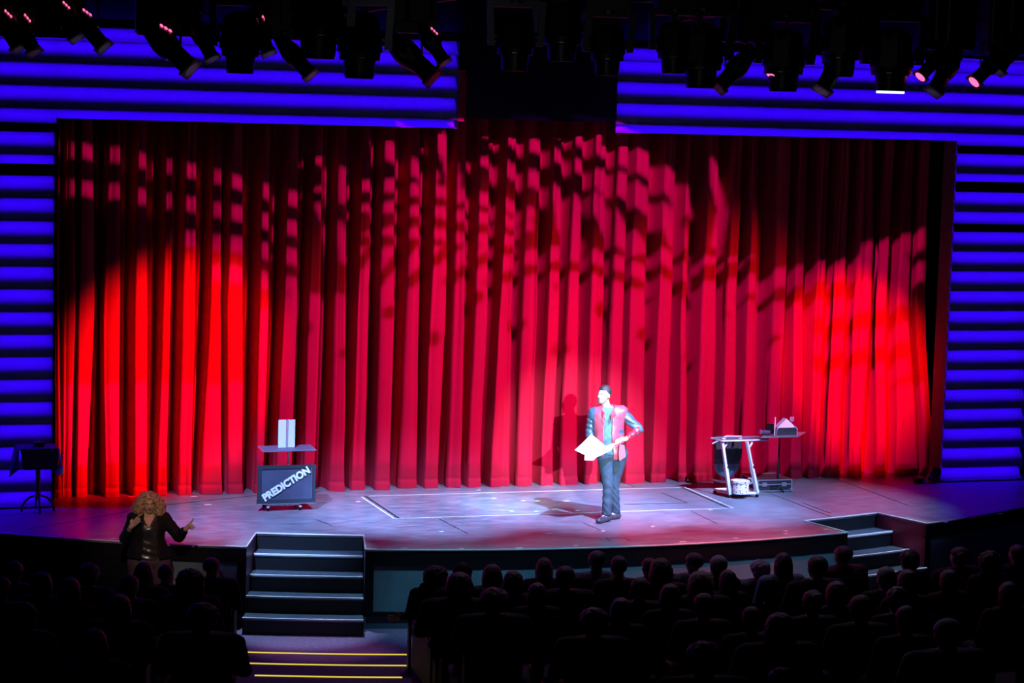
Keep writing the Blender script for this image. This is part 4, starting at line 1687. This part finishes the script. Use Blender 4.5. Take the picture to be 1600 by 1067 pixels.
def a_parts(kind, broad):
    key = (kind, broad)
    s = 1.12 if broad else 1.0

    def torso_(P, g=0):
        d = ell(P, (0, -.02, .82), (.165*s+g, .115+g, .22+g))
        d = smin(d, ell(P, (0, -.0, .58), (.16*s+g, .13+g, .15+g)), .06)
        return smin(d, cap(P, (-.155*s, -.01, .955), (.155*s, -.01, .955), .055+g, .055+g), .06)

    def limbs(P, g=0, legs=True, armr=True):
        d = np.full(len(P), 1e3, np.float32)
        for sx in (-1, 1):
            if armr:
                d = np.minimum(d, smin(cap(P, (sx*.19*s, .0, .95), (sx*.235*s, .03, .68), .048+g, .04+g), cap(P, (sx*.235*s, .03, .68), (sx*.09, .24, .64), .038+g, .028+g), .02))
            if legs:
                d = np.minimum(d, smin(cap(P, (sx*.09, .02, .53), (sx*.11, .40, .52), .08+g, .06+g), cap(P, (sx*.11, .40, .52), (sx*.11, .42, .08), .056+g, .04+g), .02))
                d = smin(d, cap(P, (sx*.11, .40, .045), (sx*.12, .55, .04), .04+g, .032+g), .02)
        return d

    def body_(P):
        d = smin(torso_(P), limbs(P), .03)
        d = smin(d, cap(P, (0, -.01, .98), (0, .0, 1.09), .056, .052), .02)
        d = smin(d, head_sdf(P, (0, .0, 1.145), rotz(PI)), .004)
        for sx in (-1, 1):
            d = smin(d, hand(P, (sx*.09, .24, .64), 1, (-sx*.55, .8, -.2), (0, .3, .9), (0, 0, -1), 1), .015)
        return d
    bd_ = AM.get(('b', broad))
    if bd_ is None:
        bd_ = sdf_obj('body', body_, (-.34, -.2, -.02), (.34, .62, 1.3), .0125, A_SKIN)
        top_ = sdf_obj('shirt', lambda P: smax(smin(torso_(P, .022), limbs(P, .016, False), .03)+.004*snoise(P, 35), np.maximum(P[:, 2]-1.035, .47-P[:, 2]), .01), (-.36, -.2, .42), (.36, .34, 1.1), .014, M_JACK)
        tr_ = sdf_obj('trousers', lambda P: smax(np.minimum(ell(P, (0, .0, .55), (.19*s, .15, .11)), smax(limbs(P, .018, True, False), .10-P[:, 2], .01)), .06-P[:, 2], .01), (-.34, -.2, .02), (.34, .64, .70), .016, M_JACK)
        for o_ in (bd_, top_, tr_):
            COL.objects.unlink(o_)
        AM[('b', broad)] = bd_
        AM[('t', broad)] = top_
        AM[('p', broad)] = tr_
    C0 = np.array((0, -.0, 1.145))

    def hair_(P):
        q = P-C0.astype(np.float32)
        base = ell(q, (0, -.018, .042), (.086, .104, .100))
        cut = q[:, 1]-.055+.5*np.clip(-(q[:, 2]-.08), -.1, 1)*0
        if kind == 'short':
            d = smax(base+.003*snoise(P, 120), smax(-(q[:, 2]+.055), (q[:, 1]*.9-q[:, 2]-.0), .01), .01)
        elif kind == 'fluffy':
            d = smin(ell(q, (0, -.02, .05), (.105, .115, .105)), ell(q, (0, -.06, -.03), (.09, .06, .07)), .04)+.010*snoise(P, 55)
            d = smax(d, q[:, 1]-q[:, 2]*.6-.05, .02)
        elif kind == 'curly':
            d = smin(ell(q, (0, -.02, .02), (.135, .12, .13)), ell(q, (0, -.05, -.08), (.13, .07, .09)), .05)+.013*snoise(P, 60)+.008*snoise(P, 110, 1)
            d = smax(d, q[:, 1]-q[:, 2]*.4-.05, .02)
        elif kind == 'long':
            d = smin(base, cap(q, (0, -.05, -.02), (0, -.075, -.24), .085, .10), .05)
            d = smin(d, ell(q, (0, -.02, -.06), (.10, .07, .12)), .04)+.005*snoise(P, 70)
            d = smax(d, q[:, 1]-q[:, 2]*.5-.05, .02)
        elif kind == 'bob':
            d = smin(base-.006, ell(q, (0, -.025, -.045), (.105, .085, .10)), .05)+.005*snoise(P, 70)
            d = smax(d, q[:, 1]-q[:, 2]*.5-.05, .02)
        elif kind == 'bun':
            d = np.minimum(smax(base, smax(-(q[:, 2]+.05), q[:, 1]*.9-q[:, 2], .01), .01), ell(q, (0, -.11, .09), (.05, .05, .045)))+.003*snoise(P, 90)
        elif kind == 'cap':
            d = smax(ell(q, (0, -.0, .05), (.093, .112, .092)), -(q[:, 2]-.02), .01)
            d = smin(d, smax(ell(q, (0, .13, .035), (.075, .07, .012)), -(q[:, 1]-.06), .005), .01)
        else:
            d = smax(base+.008, -(q[:, 2]+.01)+.0, .01)
            d = smax(d, -ell(q, (0, 0, .12), (.08, .10, .06)), .01)
        return d
    if ('h', kind) not in AM:
        o_ = sdf_obj('cap' if kind == 'cap' else 'hair', hair_, (-.2, -.22, .76), (.2, .24, 1.36), .010, H_DARK)
        COL.objects.unlink(o_)
        AM[('h', kind)] = o_
    return AM[('b', broad)], AM[('t', broad)], AM[('p', broad)], AM[('h', kind)]


def use(o, parent, m=None):
    c = o.copy()
    if m is not None:
        c.material_slots[0].link = 'OBJECT'
        c.material_slots[0].material = m
    c.parent = parent
    COL.objects.link(c)
    return c


C_SHIRT = {'black': M_JACK, 'grey': mat('grey_shirt', (.16, .17, .20), .8), 'blue': mat('pale_blue_shirt', (.20, .26, .36), .8), 'plaid': mat('checked_shirt', (.12, .11, .14), .8, var=.9, vscale=25),
           'teal': mat('teal_shirt', (.03, .09, .10), .8), 'olive': mat('olive_shirt', (.12, .11, .06), .8), 'maroon': mat('maroon_shirt', (.10, .02, .03), .8)}
HC_ = {'d': H_DARK, 'b': H_BROWN, 'g': H_GREY, 'f': H_BLON}
AUD = [
 # x, y of the head top, width px, hair, colour, shirt, broad, turn, label
 (680, 887, 42, 'curly', 'd', 'black', 1, .25, 'person with big dark curly hair in the aisle seat right of the centre stairs'),
 (723, 882, 31, 'cap', 'd', 'black', 0, 0, 'person in a dark flat topped cap just right of the big curly haired person'),
 (717, 898, 45, 'bob', 'd', 'black', 1, .3, 'person with rounded dark hair directly behind the person in the dark cap'),
 (769, 884, 36, 'long', 'd', 'black', 0, 0, 'person with long dark hair before the blue grey stage front, right of the cap wearer'),
 (802, 895, 37, 'bob', 'b', 'black', 0, 0, 'person with round reddish rimmed hair next to the long dark haired person'),
 (850, 874, 31, 'long', 'b', 'black', 0, 0, 'person with smooth light brown long hair seated nearest the stage left of centre'),
 (883, 887, 33, 'short', 'd', 'black', 1, 0, 'person with short dark hair right of the smooth light brown haired person'),
 (839, 914, 36, 'bob', 'b', 'black', 0, 0, 'person with faintly rimmed brown hair one row behind the light brown long haired person'),
 (772, 923, 55, 'fluffy', 'd', 'black', 1, 0, 'person with wide dark fluffy hair two rows behind the long dark haired person'),
 (933, 863, 31, 'short', 'd', 'plaid', 1, 0, 'tall person in a striped shirt in the front row below the performer'),
 (967, 871, 26, 'short', 'd', 'black', 0, 0, 'small dark haired person right beside the tall striped shirt person in front'),
 (1014, 874, 24, 'short', 'b', 'black', 0, .4, 'person with short reddish hair partly hidden by a long haired neighbour'),
 (1032, 875, 39, 'long', 'b', 'black', 0, 0, 'person with long brown hair in front of the partly hidden reddish head'),
 (1084, 866, 31, 'short', 'b', 'plaid', 1, .5, 'person with pale short hair and a checked shirt turned to the left'),
 (1122, 870, 29, 'short', 'g', 'black', 0, .2, 'person with short greying hair before the stage front right of the checked shirt person'),
 (1094, 895, 45, 'long', 'f', 'black', 0, 0, 'person with long fair hair spreading over the shoulders, behind the checked shirt person'),
 (1047, 916, 37, 'bob', 'b', 'black', 0, 0, 'person with round brown hair left of and behind the long fair haired person'),
 (970, 938, 36, 'bob', 'b', 'black', 0, 0, 'person with dim round brown hair in the middle of the dark centre seating'),
 (928, 955, 50, 'fluffy', 'd', 'black', 1, 0, 'person with large rounded dark hair at the middle of the dark centre seating'),
 (1100, 930, 36, 'short', 'd', 'black', 0, 0, 'dark haired person directly behind the long fair haired person'),
 (1100, 1009, 62, 'fluffy', 'd', 'black', 1, 0, 'person with large dark hair near the bottom edge, centre right'),
 (1137, 893, 32, 'long', 'd', 'black', 0, 0, 'dark haired person between the long fair haired person and the grey curly haired person'),
 (1187, 878, 45, 'fluffy', 'g', 'grey', 1, 0, 'person with bushy light grey hair and grey shirt right of centre'),
 (1223, 866, 31, 'long', 'd', 'blue', 1, 0, 'dark haired person in a pale blue shirt behind the bushy grey haired neighbour'),
 (1277, 871, 33, 'short', 'd', 'black', 1, 0, 'person with smooth dark hair and black top right of the pale blue shirt'),
 (1317, 855, 33, 'short', 'b', 'maroon', 1, 0, 'person with close cropped reddish lit head beside the right stairs'),
 (1420, 863, 36, 'fluffy', 'd', 'black', 0, 0, 'person with dark ruffled hair in front of the red lit stair wall'),
 (1384, 888, 31, 'short', 'g', 'black', 0, 0, 'person with thin greyish hair left of the ruffled haired person'),
 (1418, 894, 33, 'bob', 'b', 'black', 0, 0, 'person with smooth mauve lit hair right below the ruffled haired person'),
 (1402, 922, 36, 'fluffy', 'b', 'black', 0, 0, 'person with a pinkish rim of hair behind the thin greyish haired person'),
 (1499, 857, 37, 'short', 'd', 'black', 1, .9, 'bearded person with glasses and raised collar looking left at the right end'),
 (1483, 893, 37, 'bob', 'd', 'black', 0, 0, 'person with dark rounded hair behind the bearded person with glasses'),
 (1546, 864, 42, 'curly', 'd', 'black', 0, 0, 'person with big dark hair right of the bearded person with glasses'),
 (1590, 853, 33, 'short', 'd', 'black', 1, 0, 'person with dark hair at the right edge of the picture, highest head there'),
 (1345, 933, 39, 'short', 'd', 'black', 0, 0, 'dark haired person in the right seating two rows behind the grey shirt person'),
 (1416, 950, 33, 'short', 'd', 'black', 0, 0, 'dark haired person behind the person with the pinkish rim of hair'),
 (1174, 951, 33, 'short', 'd', 'black', 0, 0, 'person with a small dark head well behind the bushy grey haired person'),
 (1218, 961, 54, 'long', 'b', 'black', 1, 0, 'person with large brown rimmed hair in the lower right of centre'),
 (1481, 970, 49, 'short', 'g', 'teal', 1, .1, 'person with pale rimmed short hair and teal top at lower right'),
 (1221, 1050, 49, 'fluffy', 'b', 'black', 0, 0, 'person whose brown hair just rises above the bottom edge, right of centre'),
 (1576, 912, 39, 'long', 'b', 'black', 0, 0, 'person with light streaked long hair low at the right edge'),
 (1307, 912, 39, 'bob', 'b', 'black', 0, 0, 'person with brown hair behind the smooth dark haired person in black'),
 (1270, 925, 36, 'bun', 'd', 'black', 0, 0, 'person with a hair bun left of and behind the brown haired person'),
 (1000, 905, 34, 'short', 'd', 'black', 0, 0, 'dark short haired person between the striped shirt person and the round brown haired person'),
 (225, 881, 30, 'long', 'b', 'black', 0, 0, 'person with reddish rimmed hair in front of the interpreter on the left'),
 (259, 884, 28, 'short', 'd', 'black', 0, 0, 'person with a dark head right before the legs of the interpreter'),
 (331, 873, 31, 'short', 'd', 'black', 1, -.2, 'person with white collar raising a hand to the face left of the stairs'),
 (298, 893, 46, 'curly', 'd', 'black', 1, 0, 'person with bulky dark hair left of the person with the white collar'),
 (204, 901, 32, 'short', 'd', 'black', 0, -.7, 'person with short dark hair turned right, left of the reddish rimmed hair'),
 (185, 932, 48, 'bob', 'b', 'black', 0, 0, 'person with a purple rim of light on rounded hair in the left seating'),
 (317, 947, 55, 'fluffy', 'd', 'olive', 1, 0, 'person with large dark head and olive jacket at the left aisle edge'),
 (147, 986, 52, 'long', 'b', 'black', 0, 0, 'person with long purple lit hair at lower left'),
 (32, 944, 60, 'curly', 'd', 'maroon', 1, 0, 'person with bulky dark red lit hair at the far left, low in the picture'),
 (24, 879, 24, 'short', 'b', 'black', 0, 0, 'person with a small reddish head nearest the stage at far left'),
 (66, 897, 38, 'bob', 'd', 'black', 0, 0, 'dark haired person in the left seating right of the small reddish head'),
 (140, 884, 35, 'fluffy', 'd', 'black', 0, 0, 'dark ruffled haired person left of the interpreter, nearest the stage'),
 (2, 904, 35, 'short', 'd', 'black', 0, -1.1, 'person in profile with lit cheek at the left edge of the picture'),
 (110, 905, 32, 'long', 'd', 'black', 0, 0, 'dark long haired person with a pale streak, behind the ruffled haired person'),
]
seatm = [mat('seat_fabric', (.02, .008, .01), .9), mat('seat_shell', (.02, .005, .008), .6)]


def make_seat():
    root = bpy.data.objects.new('theatre_seat', None)
    bb = MB()
    bb.box((0, .16, .415), (.46, .44, .07), bev=.02)
    c1 = bb.build('seat', seatm[0], root)
    bb = MB()
    bb.box((0, -.19, .66), (.46, .06, .50), RX(.12), bev=.025)
    c2 = bb.build('backrest', seatm[0], root)
    for sx in (-1, 1):
        bb = MB()
        bb.box((sx*.262, .08, .57), (.04, .34, .03), bev=.008)
        bb.build('armrest', seatm[1], root)
        bb = MB()
        bb.box((sx*.262, .05, .28), (.025, .22, .56))
        bb.build('side_panel', seatm[1], root)
    return root


seat0 = make_seat()
rows = {}
pl = []
ROOTS = {}
for (x, y, w_, hk, hc, sc_, brd_, turn, lb) in AUD:
    z = .25
    for _ in range(60):
        p = bz(x, y, z)
        R = math.hypot(p[0]-CX, p[1]-CY)
        zf = -1+.12*max(0, R-15.3)
        z = .5*z+.5*(zf+1.25)
    # nearest row
    best = None
    for k in range(14):
        Rk = 16.15+k*1.0
        if abs(R-Rk) > 1.6:
            continue
        # point on the ray at this radius
        q = p.copy()
        d = ray(x, y)
        lo_, hi_ = -4.0, 4.0
        for _ in range(50):
            m_ = (lo_+hi_)/2
            q = p+d*m_
            if math.hypot(q[0]-CX, q[1]-CY) > Rk:
                lo_ = m_
            else:
                hi_ = m_
        th = math.atan2(q[0]-CX, CY-q[1])
        clash = sum(1 for t2 in rows.get(k, []) if abs(t2-th)*Rk < .53)
        cost = abs(R-Rk)+clash*1.2
        if best is None or cost < best[0]:
            best = (cost, k, Rk, th, q)
    _, k, Rk, th, q = best
    rows.setdefault(k, []).append(th)
    zf = row_floor(Rk)
    hgt = float(q[2])-zf
    pl.append((k, Rk, th, q, zf, hgt, w_))
    B_, T_, P__, H_ = a_parts(hk, brd_)
    root = empty('person', (q[0], q[1], zf), th, lb, 'person', 'seated audience')
    ks = hgt/1.262
    bw = {'short': .185, 'fluffy': .225, 'curly': .28, 'long': .215, 'bob': .215, 'bun': .185, 'cap': .20}[hk]
    ppm = 3605/float((q-CAM)@FW)
    kx = min(1.38, max(1.08, (w_/ppm)/bw))
    root.scale = (ks*kx, ks*(1+(kx-1)*.6), ks)
    use(B_, root)
    use(T_, root, C_SHIRT[sc_])
    use(P__, root)
    h_ = use(H_, root, HC_[hc] if hk != 'cap' else M_BLACK)
    if turn:
        h_.rotation_euler = (0, 0, turn*.6)
    ROOTS[(x, y)] = root
    st = copy_tree(seat0)
    st.location = (q[0], q[1], zf)
    st.rotation_euler = (0, 0, th)
    tag(st, 'dark theatre seat under a seated audience member', 'seat', 'theatre seats in the auditorium')
for ch in list(seat0.children):
    bpy.data.objects.remove(ch)
bpy.data.objects.remove(seat0)
PLACED = pl
# aisle end panel, red light on its top put into the rail colour
for (xa_, ya_, xb_, yb_, lb) in ((645, 972, 690, 1036, 'aisle end panel with red lit top beside the big curly haired person'),
                                 (826, 1040, 846, 1075, 'short panel with red lit top at the bottom edge of the centre seating')):
    pa = by(xa_, ya_, -6.9)
    z_ = float(pa[2])
    pb = bz(xb_, yb_, z_+.12*(yb_-ya_)/40*.5)
    b = MB()
    d = Vector((pb[0]-pa[0], pb[1]-pa[1], 0))
    n = Vector((-d.y, d.x, 0)).normalized()*.03
    O_ = Vector(tuple(map(float, pa)))
    L0 = [Vector((0, 0, 0)), Vector((d.x, d.y, pb[2]-pa[2])), Vector((d.x, d.y, pb[2]-pa[2]-.5)), Vector((0, 0, -.5))]
    b.prism([v+n*.0 for v in L0], n*2)
    rt = empty('aisle_panel', pa, 0, lb, 'panel')
    b.build('side_board', mat('aisle_board', (.03, .004, .006), .6), rt)
    b = MB()
    b.cone(tuple(n+Vector((0, 0, .01))), tuple(n+L0[1]+Vector((0, 0, .01))), .028, .028, 8)
    b.build('top_rail', mat('red_lit_rail', (.45, .03, .06), .4), rt)
# raised or stretched arms of two spectators, seen against the aisle and the stage front
bpy.context.view_layer.update()
for key, pts_, dr in (((680, 887), ((664, 918, -.02), (652, 958, .05), (628, 964, .12)), (-1, .1, -.15)), ((331, 873), ((349, 918, .02), (357, 934, .12), (350, 909, .10)), (-.35, .1, 1))):
    rt = ROOTS[key]
    iw = rt.matrix_world.inverted()
    L3 = [iw @ Vector(tuple(map(float, by(a_, b_, rt.location.y+c_)))) for a_, b_, c_ in pts_]
    A3 = [np.array(v, np.float32) for v in L3]
    lo3 = np.min(A3, axis=0)-.22
    hi3 = np.max(A3, axis=0)+.22
    sdf_obj('sleeve', lambda P: smin(cap(P, A3[0], A3[1], .065, .055), cap(P, A3[1], A3[2], .052, .038), .02), lo3, hi3, .012, M_JACK, rt)
    sdf_obj('hand', lambda P: hand(P, A3[2], .7, dr, (0, -.4, .9) if dr[2] < .5 else (.3, -.9, 0), (.2, .9, .1), 1.05), lo3, hi3, .0075, A_SKIN, rt)
# ------------------------------------------------------------------ lighting rig
YR = -8.0
M_FIX = mat('fixture_black', (.007, .007, .009), .38, spec=.4)
M_GLOW = mat('lamp_glow', (0, 0, 0), emit=(1, .10, .28), es=2.2)
M_GLOWW = mat('lamp_glow_white', (0, 0, 0), emit=(.75, 1, .9), es=1.4)
M_LENS = mat('lens_glass', (.004, .004, .006), .3, spec=.1)
ZP = 6.92
tr = empty('lighting_truss', (3.0, YR, ZP), 0, 'black lighting truss running across the auditorium ceiling above the stage', 'truss')
for dy, dz, nm in ((-.18, 0, 'chord'), (.18, 0, 'chord'), (0, .30, 'chord')):
    b = MB()
    b.cone((-11, dy, dz), (9, dy, dz), .025, .025, 10)
    b.build(nm, M_FIX, tr)
b = MB()
for i in range(44):
    x = -11+i*.45
    b.cone((x, -.18, 0), (x+.225, 0, .30), .012, .012, 6)
    b.cone((x+.225, 0, .30), (x+.45, .18, 0), .012, .012, 6)
b.build('lattice', M_FIX, tr)


def moving_head(px, py, wpx, label, glow=False, big=1.0, Y=YR):
    q = by(px, py, Y)
    ppm = 3605/float((q-CAM)@FW)
    s = wpx/ppm/.56
    r = empty('moving_head_light', (q[0], q[1], q[2]), -.25, label, 'stage light', 'moving head lights on the rig')
    r.scale = (s, s, s)
    H = (ZP-float(q[2]))/s
    b = MB()
    b.cone((0, 0, .02), (0, 0, .17), .125, .135, 28)
    b.cone((0, 0, .15), (0, 0, .22), .165, .175, 28)
    hd = b.build('head', M_FIX, r, True)
    b = MB()
    b.cone((0, 0, .22), (0, 0, .48), .19, .16, 8)
    b.ball((0, 0, .46), .16, 16, (1, 1, .6))
    b.build('rear_housing', M_FIX, r)
    b = MB()
    b.cone((0, 0, .0), (0, 0, .03), .118, .118, 28)
    b.build('lens', M_GLOWW if glow else M_LENS, r)
    b = MB()
    b.cone((0, 0, .165), (0, 0, .172), .178, .178, 28)
    b.build('bezel', mat('fixture_ring', (.10, .10, .12), .3, metal=.6), r)
    b = MB()
    for sx in (-1, 1):
        b.prism([(sx*.28, -.07, .62), (sx*.28, .07, .62), (sx*.26, .06, .24), (sx*.26, -.06, .24)], (-sx*.06, 0, 0))
        b.cone((sx*.18, 0, .32), (sx*.27, 0, .32), .05, .05, 14)
    b.box((0, 0, .63), (.56, .16, .06), bev=.01)
    b.build('yoke', M_FIX, r)
    b = MB()
    b.box((0, 0, .74), (.42, .32, .16), bev=.02)
    b.cone((0, 0, .64), (0, 0, .68), .1, .1, 18)
    b.build('base', M_FIX, r)
    b = MB()
    for sx in (-1, 1):
        b.cone((sx*.13, 0, .8), (sx*.13, 0, max(.86, H)), .022, .022, 8)
    b.build('clamp', M_FIX, r)
    return r


def profile(px, py, ang, L, label, glow=None, Y=YR-.02, slots=True, tilt=-.3):
    """profile spotlight: px,py = lens end in the picture, ang = lean of the barrel in the picture plane"""
    q = by(px, py, Y)
    r = empty('profile_spotlight', (q[0], q[1], q[2]), -.28, label, 'stage light', 'profile spotlights on the rig')
    s = L/.62
    r.scale = (s, s, s)
    Rm = RY(ang) @ RX(tilt)
    g = bpy.data.objects.new('x', None)
    objs = []
    b = MB()
    b.cone((0, 0, .02), (0, 0, .22), .085, .085, 20)
    b.cone((0, 0, .22), (0, 0, .30), .095, .115, 20)
    b.cone((0, 0, .30), (0, 0, .36), .115, .115, 20)
    objs.append(b.build('barrel', M_FIX, r))
    b = MB()
    b.cone((0, 0, .36), (0, 0, .58), .12, .065, 20)
    b.cone((0, 0, .58), (0, 0, .62), .065, .05, 20)
    objs.append(b.build('lamp_housing', M_FIX, r))
    b = MB()
    b.box((0, 0, .01), (.20, .20, .025))
    objs.append(b.build('gel_frame', M_BLACK, r))
    b = MB()
    b.cone((0, 0, -.006), (0, 0, .02), .078, .078, 20)
    objs.append(b.build('lens', M_GLOW if glow == 'lens' else M_LENS, r))
    if glow == 'slots':
        b = MB()
        for k in range(3):
            b.ball((.118-.010*k, -.035, .37+.045*k), .018, 8, (.6, 1, 1.1))
        objs.append(b.build('glowing_vent', M_GLOW, r))
    b = MB()
    b.box((0, -.10, .31), (.10, .02, .05))
    objs.append(b.build('shutter_handles', mat('fixture_grey', (.16, .16, .2), .4), r))
    for o_ in objs:
        o_.matrix_local = Rm
    pv = Rm @ Vector((0, 0, .33))
    H = (ZP-float(q[2]))/s
    b = MB()
    for sx in (-1, 1):
        b.tube([(pv.x+sx*.13, pv.y, pv.z), (pv.x+sx*.13, pv.y, pv.z+.25), (pv.x, pv.y, pv.z+.30)], .012, 8)
    b.cone((pv.x, pv.y, pv.z+.29), (pv.x, pv.y, max(pv.z+.35, H)), .022, .022, 8)
    b.build('yoke', M_FIX, r)
    bpy.data.objects.remove(g)
    return r


for a in ((375, 115, 98, 'moving head light hanging left of the wide black box light, above the left header'),
          (561, 123, 106, 'broad moving head light left of the centre gap, its lens just over the louvres'),
          (497, 92, 120, 'large black moving head light between the two lens barrels on the left half'),
          (804, 111, 92, 'leftmost of the three moving head lights in front of the dark centre panel'),
          (877, 96, 96, 'middle one of the three moving head lights in front of the dark centre panel'),
          (948, 118, 84, 'rightmost of the three moving head lights in front of the dark centre panel'),
          (1094, 138, 104, 'moving head light right of the pale gap, beside a tilted profile spotlight'),
          (1052, 115, 84, 'moving head light with a broad black body just right of the centre gap'),
          (1223, 143, 100, 'moving head light overlapping the pink lit lens at right of centre'),
          (1312, 120, 96, 'moving head light between the overlapping one and the white lit one'),
          (1391, 146, 104, 'moving head light with a white glowing lens at the right', True)):
    moving_head(*a)
for a in ((30, 76, -.6, .52, 'profile spotlight with pink lit vents at the far left edge', 'slots'),
          (54, 82, -.5, .50, 'second profile spotlight from the left, vents lit pink', 'slots'),
          (163, 74, -.75, .56, 'profile spotlight with pink lit vents hanging before the second gap of blue', 'slots'),
          (120, 60, -.6, .50, 'profile spotlight behind the one with lit vents at upper left', 'slots'),
          (299, 108, -.85, .70, 'long tilted profile spotlight pointing down right at left of the first moving head', 'slots'),
          (332, 92, -.5, .5, 'short profile spotlight touching the first moving head on its left', None),
          (420, 84, -.4, .5, 'profile spotlight with red lit vent right of the first moving head', 'slots'),
          (486, 118, -.75, .55, 'profile spotlight whose square tip hangs left of the broad moving head', None),
          (677, 122, -.85, .72, 'long tilted profile spotlight ending before the left header end', None),
          (695, 98, -.6, .5, 'profile spotlight with a red ring beside the red lit post', 'slots'),
          (1122, 137, .75, .6, 'profile spotlight leaning to the left of the moving head right of centre', None),
          (1205, 118, .7, .5, 'profile spotlight with a bright pink lens right of centre', 'lens'),
          (1284, 142, .5, .66, 'long dark profile spotlight between two moving heads at right', None),
          (1438, 120, .75, .50, 'profile spotlight with a pink lens right of the white lit moving head', 'lens'),
          (1458, 144, .55, .62, 'dark profile spotlight below the pink lens at right', None),
          (1522, 128, .8, .55, 'profile spotlight with a pink lens nearest the right edge', 'lens'),
          (1560, 112, .6, .5, 'dark profile spotlight at the right edge of the rig', None)):
    profile(*a)
for (px_, yb_, wpx_, lb) in ((55, 58, 150, 'added black box on the rig at the far left above the second blue gap'),
                             (262, 56, 100, 'added black box between the pink vented spotlights, left of the long tilted one'),
                             (440, 62, 90, 'added black box right of the first moving head on the left'),
                             (645, 52, 70, 'added black box above the long tilted spotlight left of the centre gap'),
                             (1160, 66, 86, 'added black box above the pink lens at right of centre'),
                             (1335, 74, 70, 'added black box left of the white lit moving head'),
                             (1480, 78, 80, 'added black box above the dark spotlight at right'),
                             (1575, 84, 80, 'added black box at the top right corner of the picture')):
    q_ = by(px_, yb_, YR+.3)
    ppm = 3605/float((q_-CAM)@FW)
    hh_ = ZP-float(q_[2])
    root = empty('dark_filler_box', q_, -.1, lb, 'box')  # added filler, darkens the gaps between the fixtures
    b = MB()
    b.box((0, 0, hh_/2-.02), (wpx_/ppm, .25, hh_-.04), bev=.02)
    b.build('box_body', M_FIX, root)
    b = MB()
    for sx in (-1, 1):
        b.box((sx*wpx_/ppm*.35, -.13, .10), (.06, .02, .03))
    b.build('latch', M_FIX, root)
# solid dark ceiling pieces above
b = MB()
b.box((1.5, -5.5, 7.9), (24, 14, .06))
struct(b.build('ceiling', M_DRAPE))
for (xa_, ya_, xb_, yb_, Y_, m_, lb) in ((560, 16, 740, -8, -7.3, 'purple_lit_pipe', 'purple lit diagonal pipe above the left half of the rig'),
                                     (1060, 30, 1225, 9, -7.3, 'purple_lit_pipe', 'purple lit diagonal pipe above the moving head right of the centre gap'),
                                     (990, 2, 1600, 22, -7.0, 'dark_pipe', 'long straight grey pipe across the top right of the rig'),
                                     (1470, 38, 1605, 27, -7.3, 'purple_lit_pipe', 'dim red lit pipe at the top right corner of the rig')):
    pa, pb = by(xa_, ya_, Y_), by(xb_, yb_, Y_)
    b = MB()
    O_ = (pa+pb)/2
    b.cone(pa-O_, pb-O_, .03 if m_ == 'purple_lit_pipe' else .012, None, 12)
    o = b.build('ceiling_pipe', mat(m_, (.10, .03, .08) if m_ == 'purple_lit_pipe' else (.3, .3, .3), .4))  # purple light on the thick pipes is painted in as colour
    o.location = O_
    tag(o, lb, 'pipe')
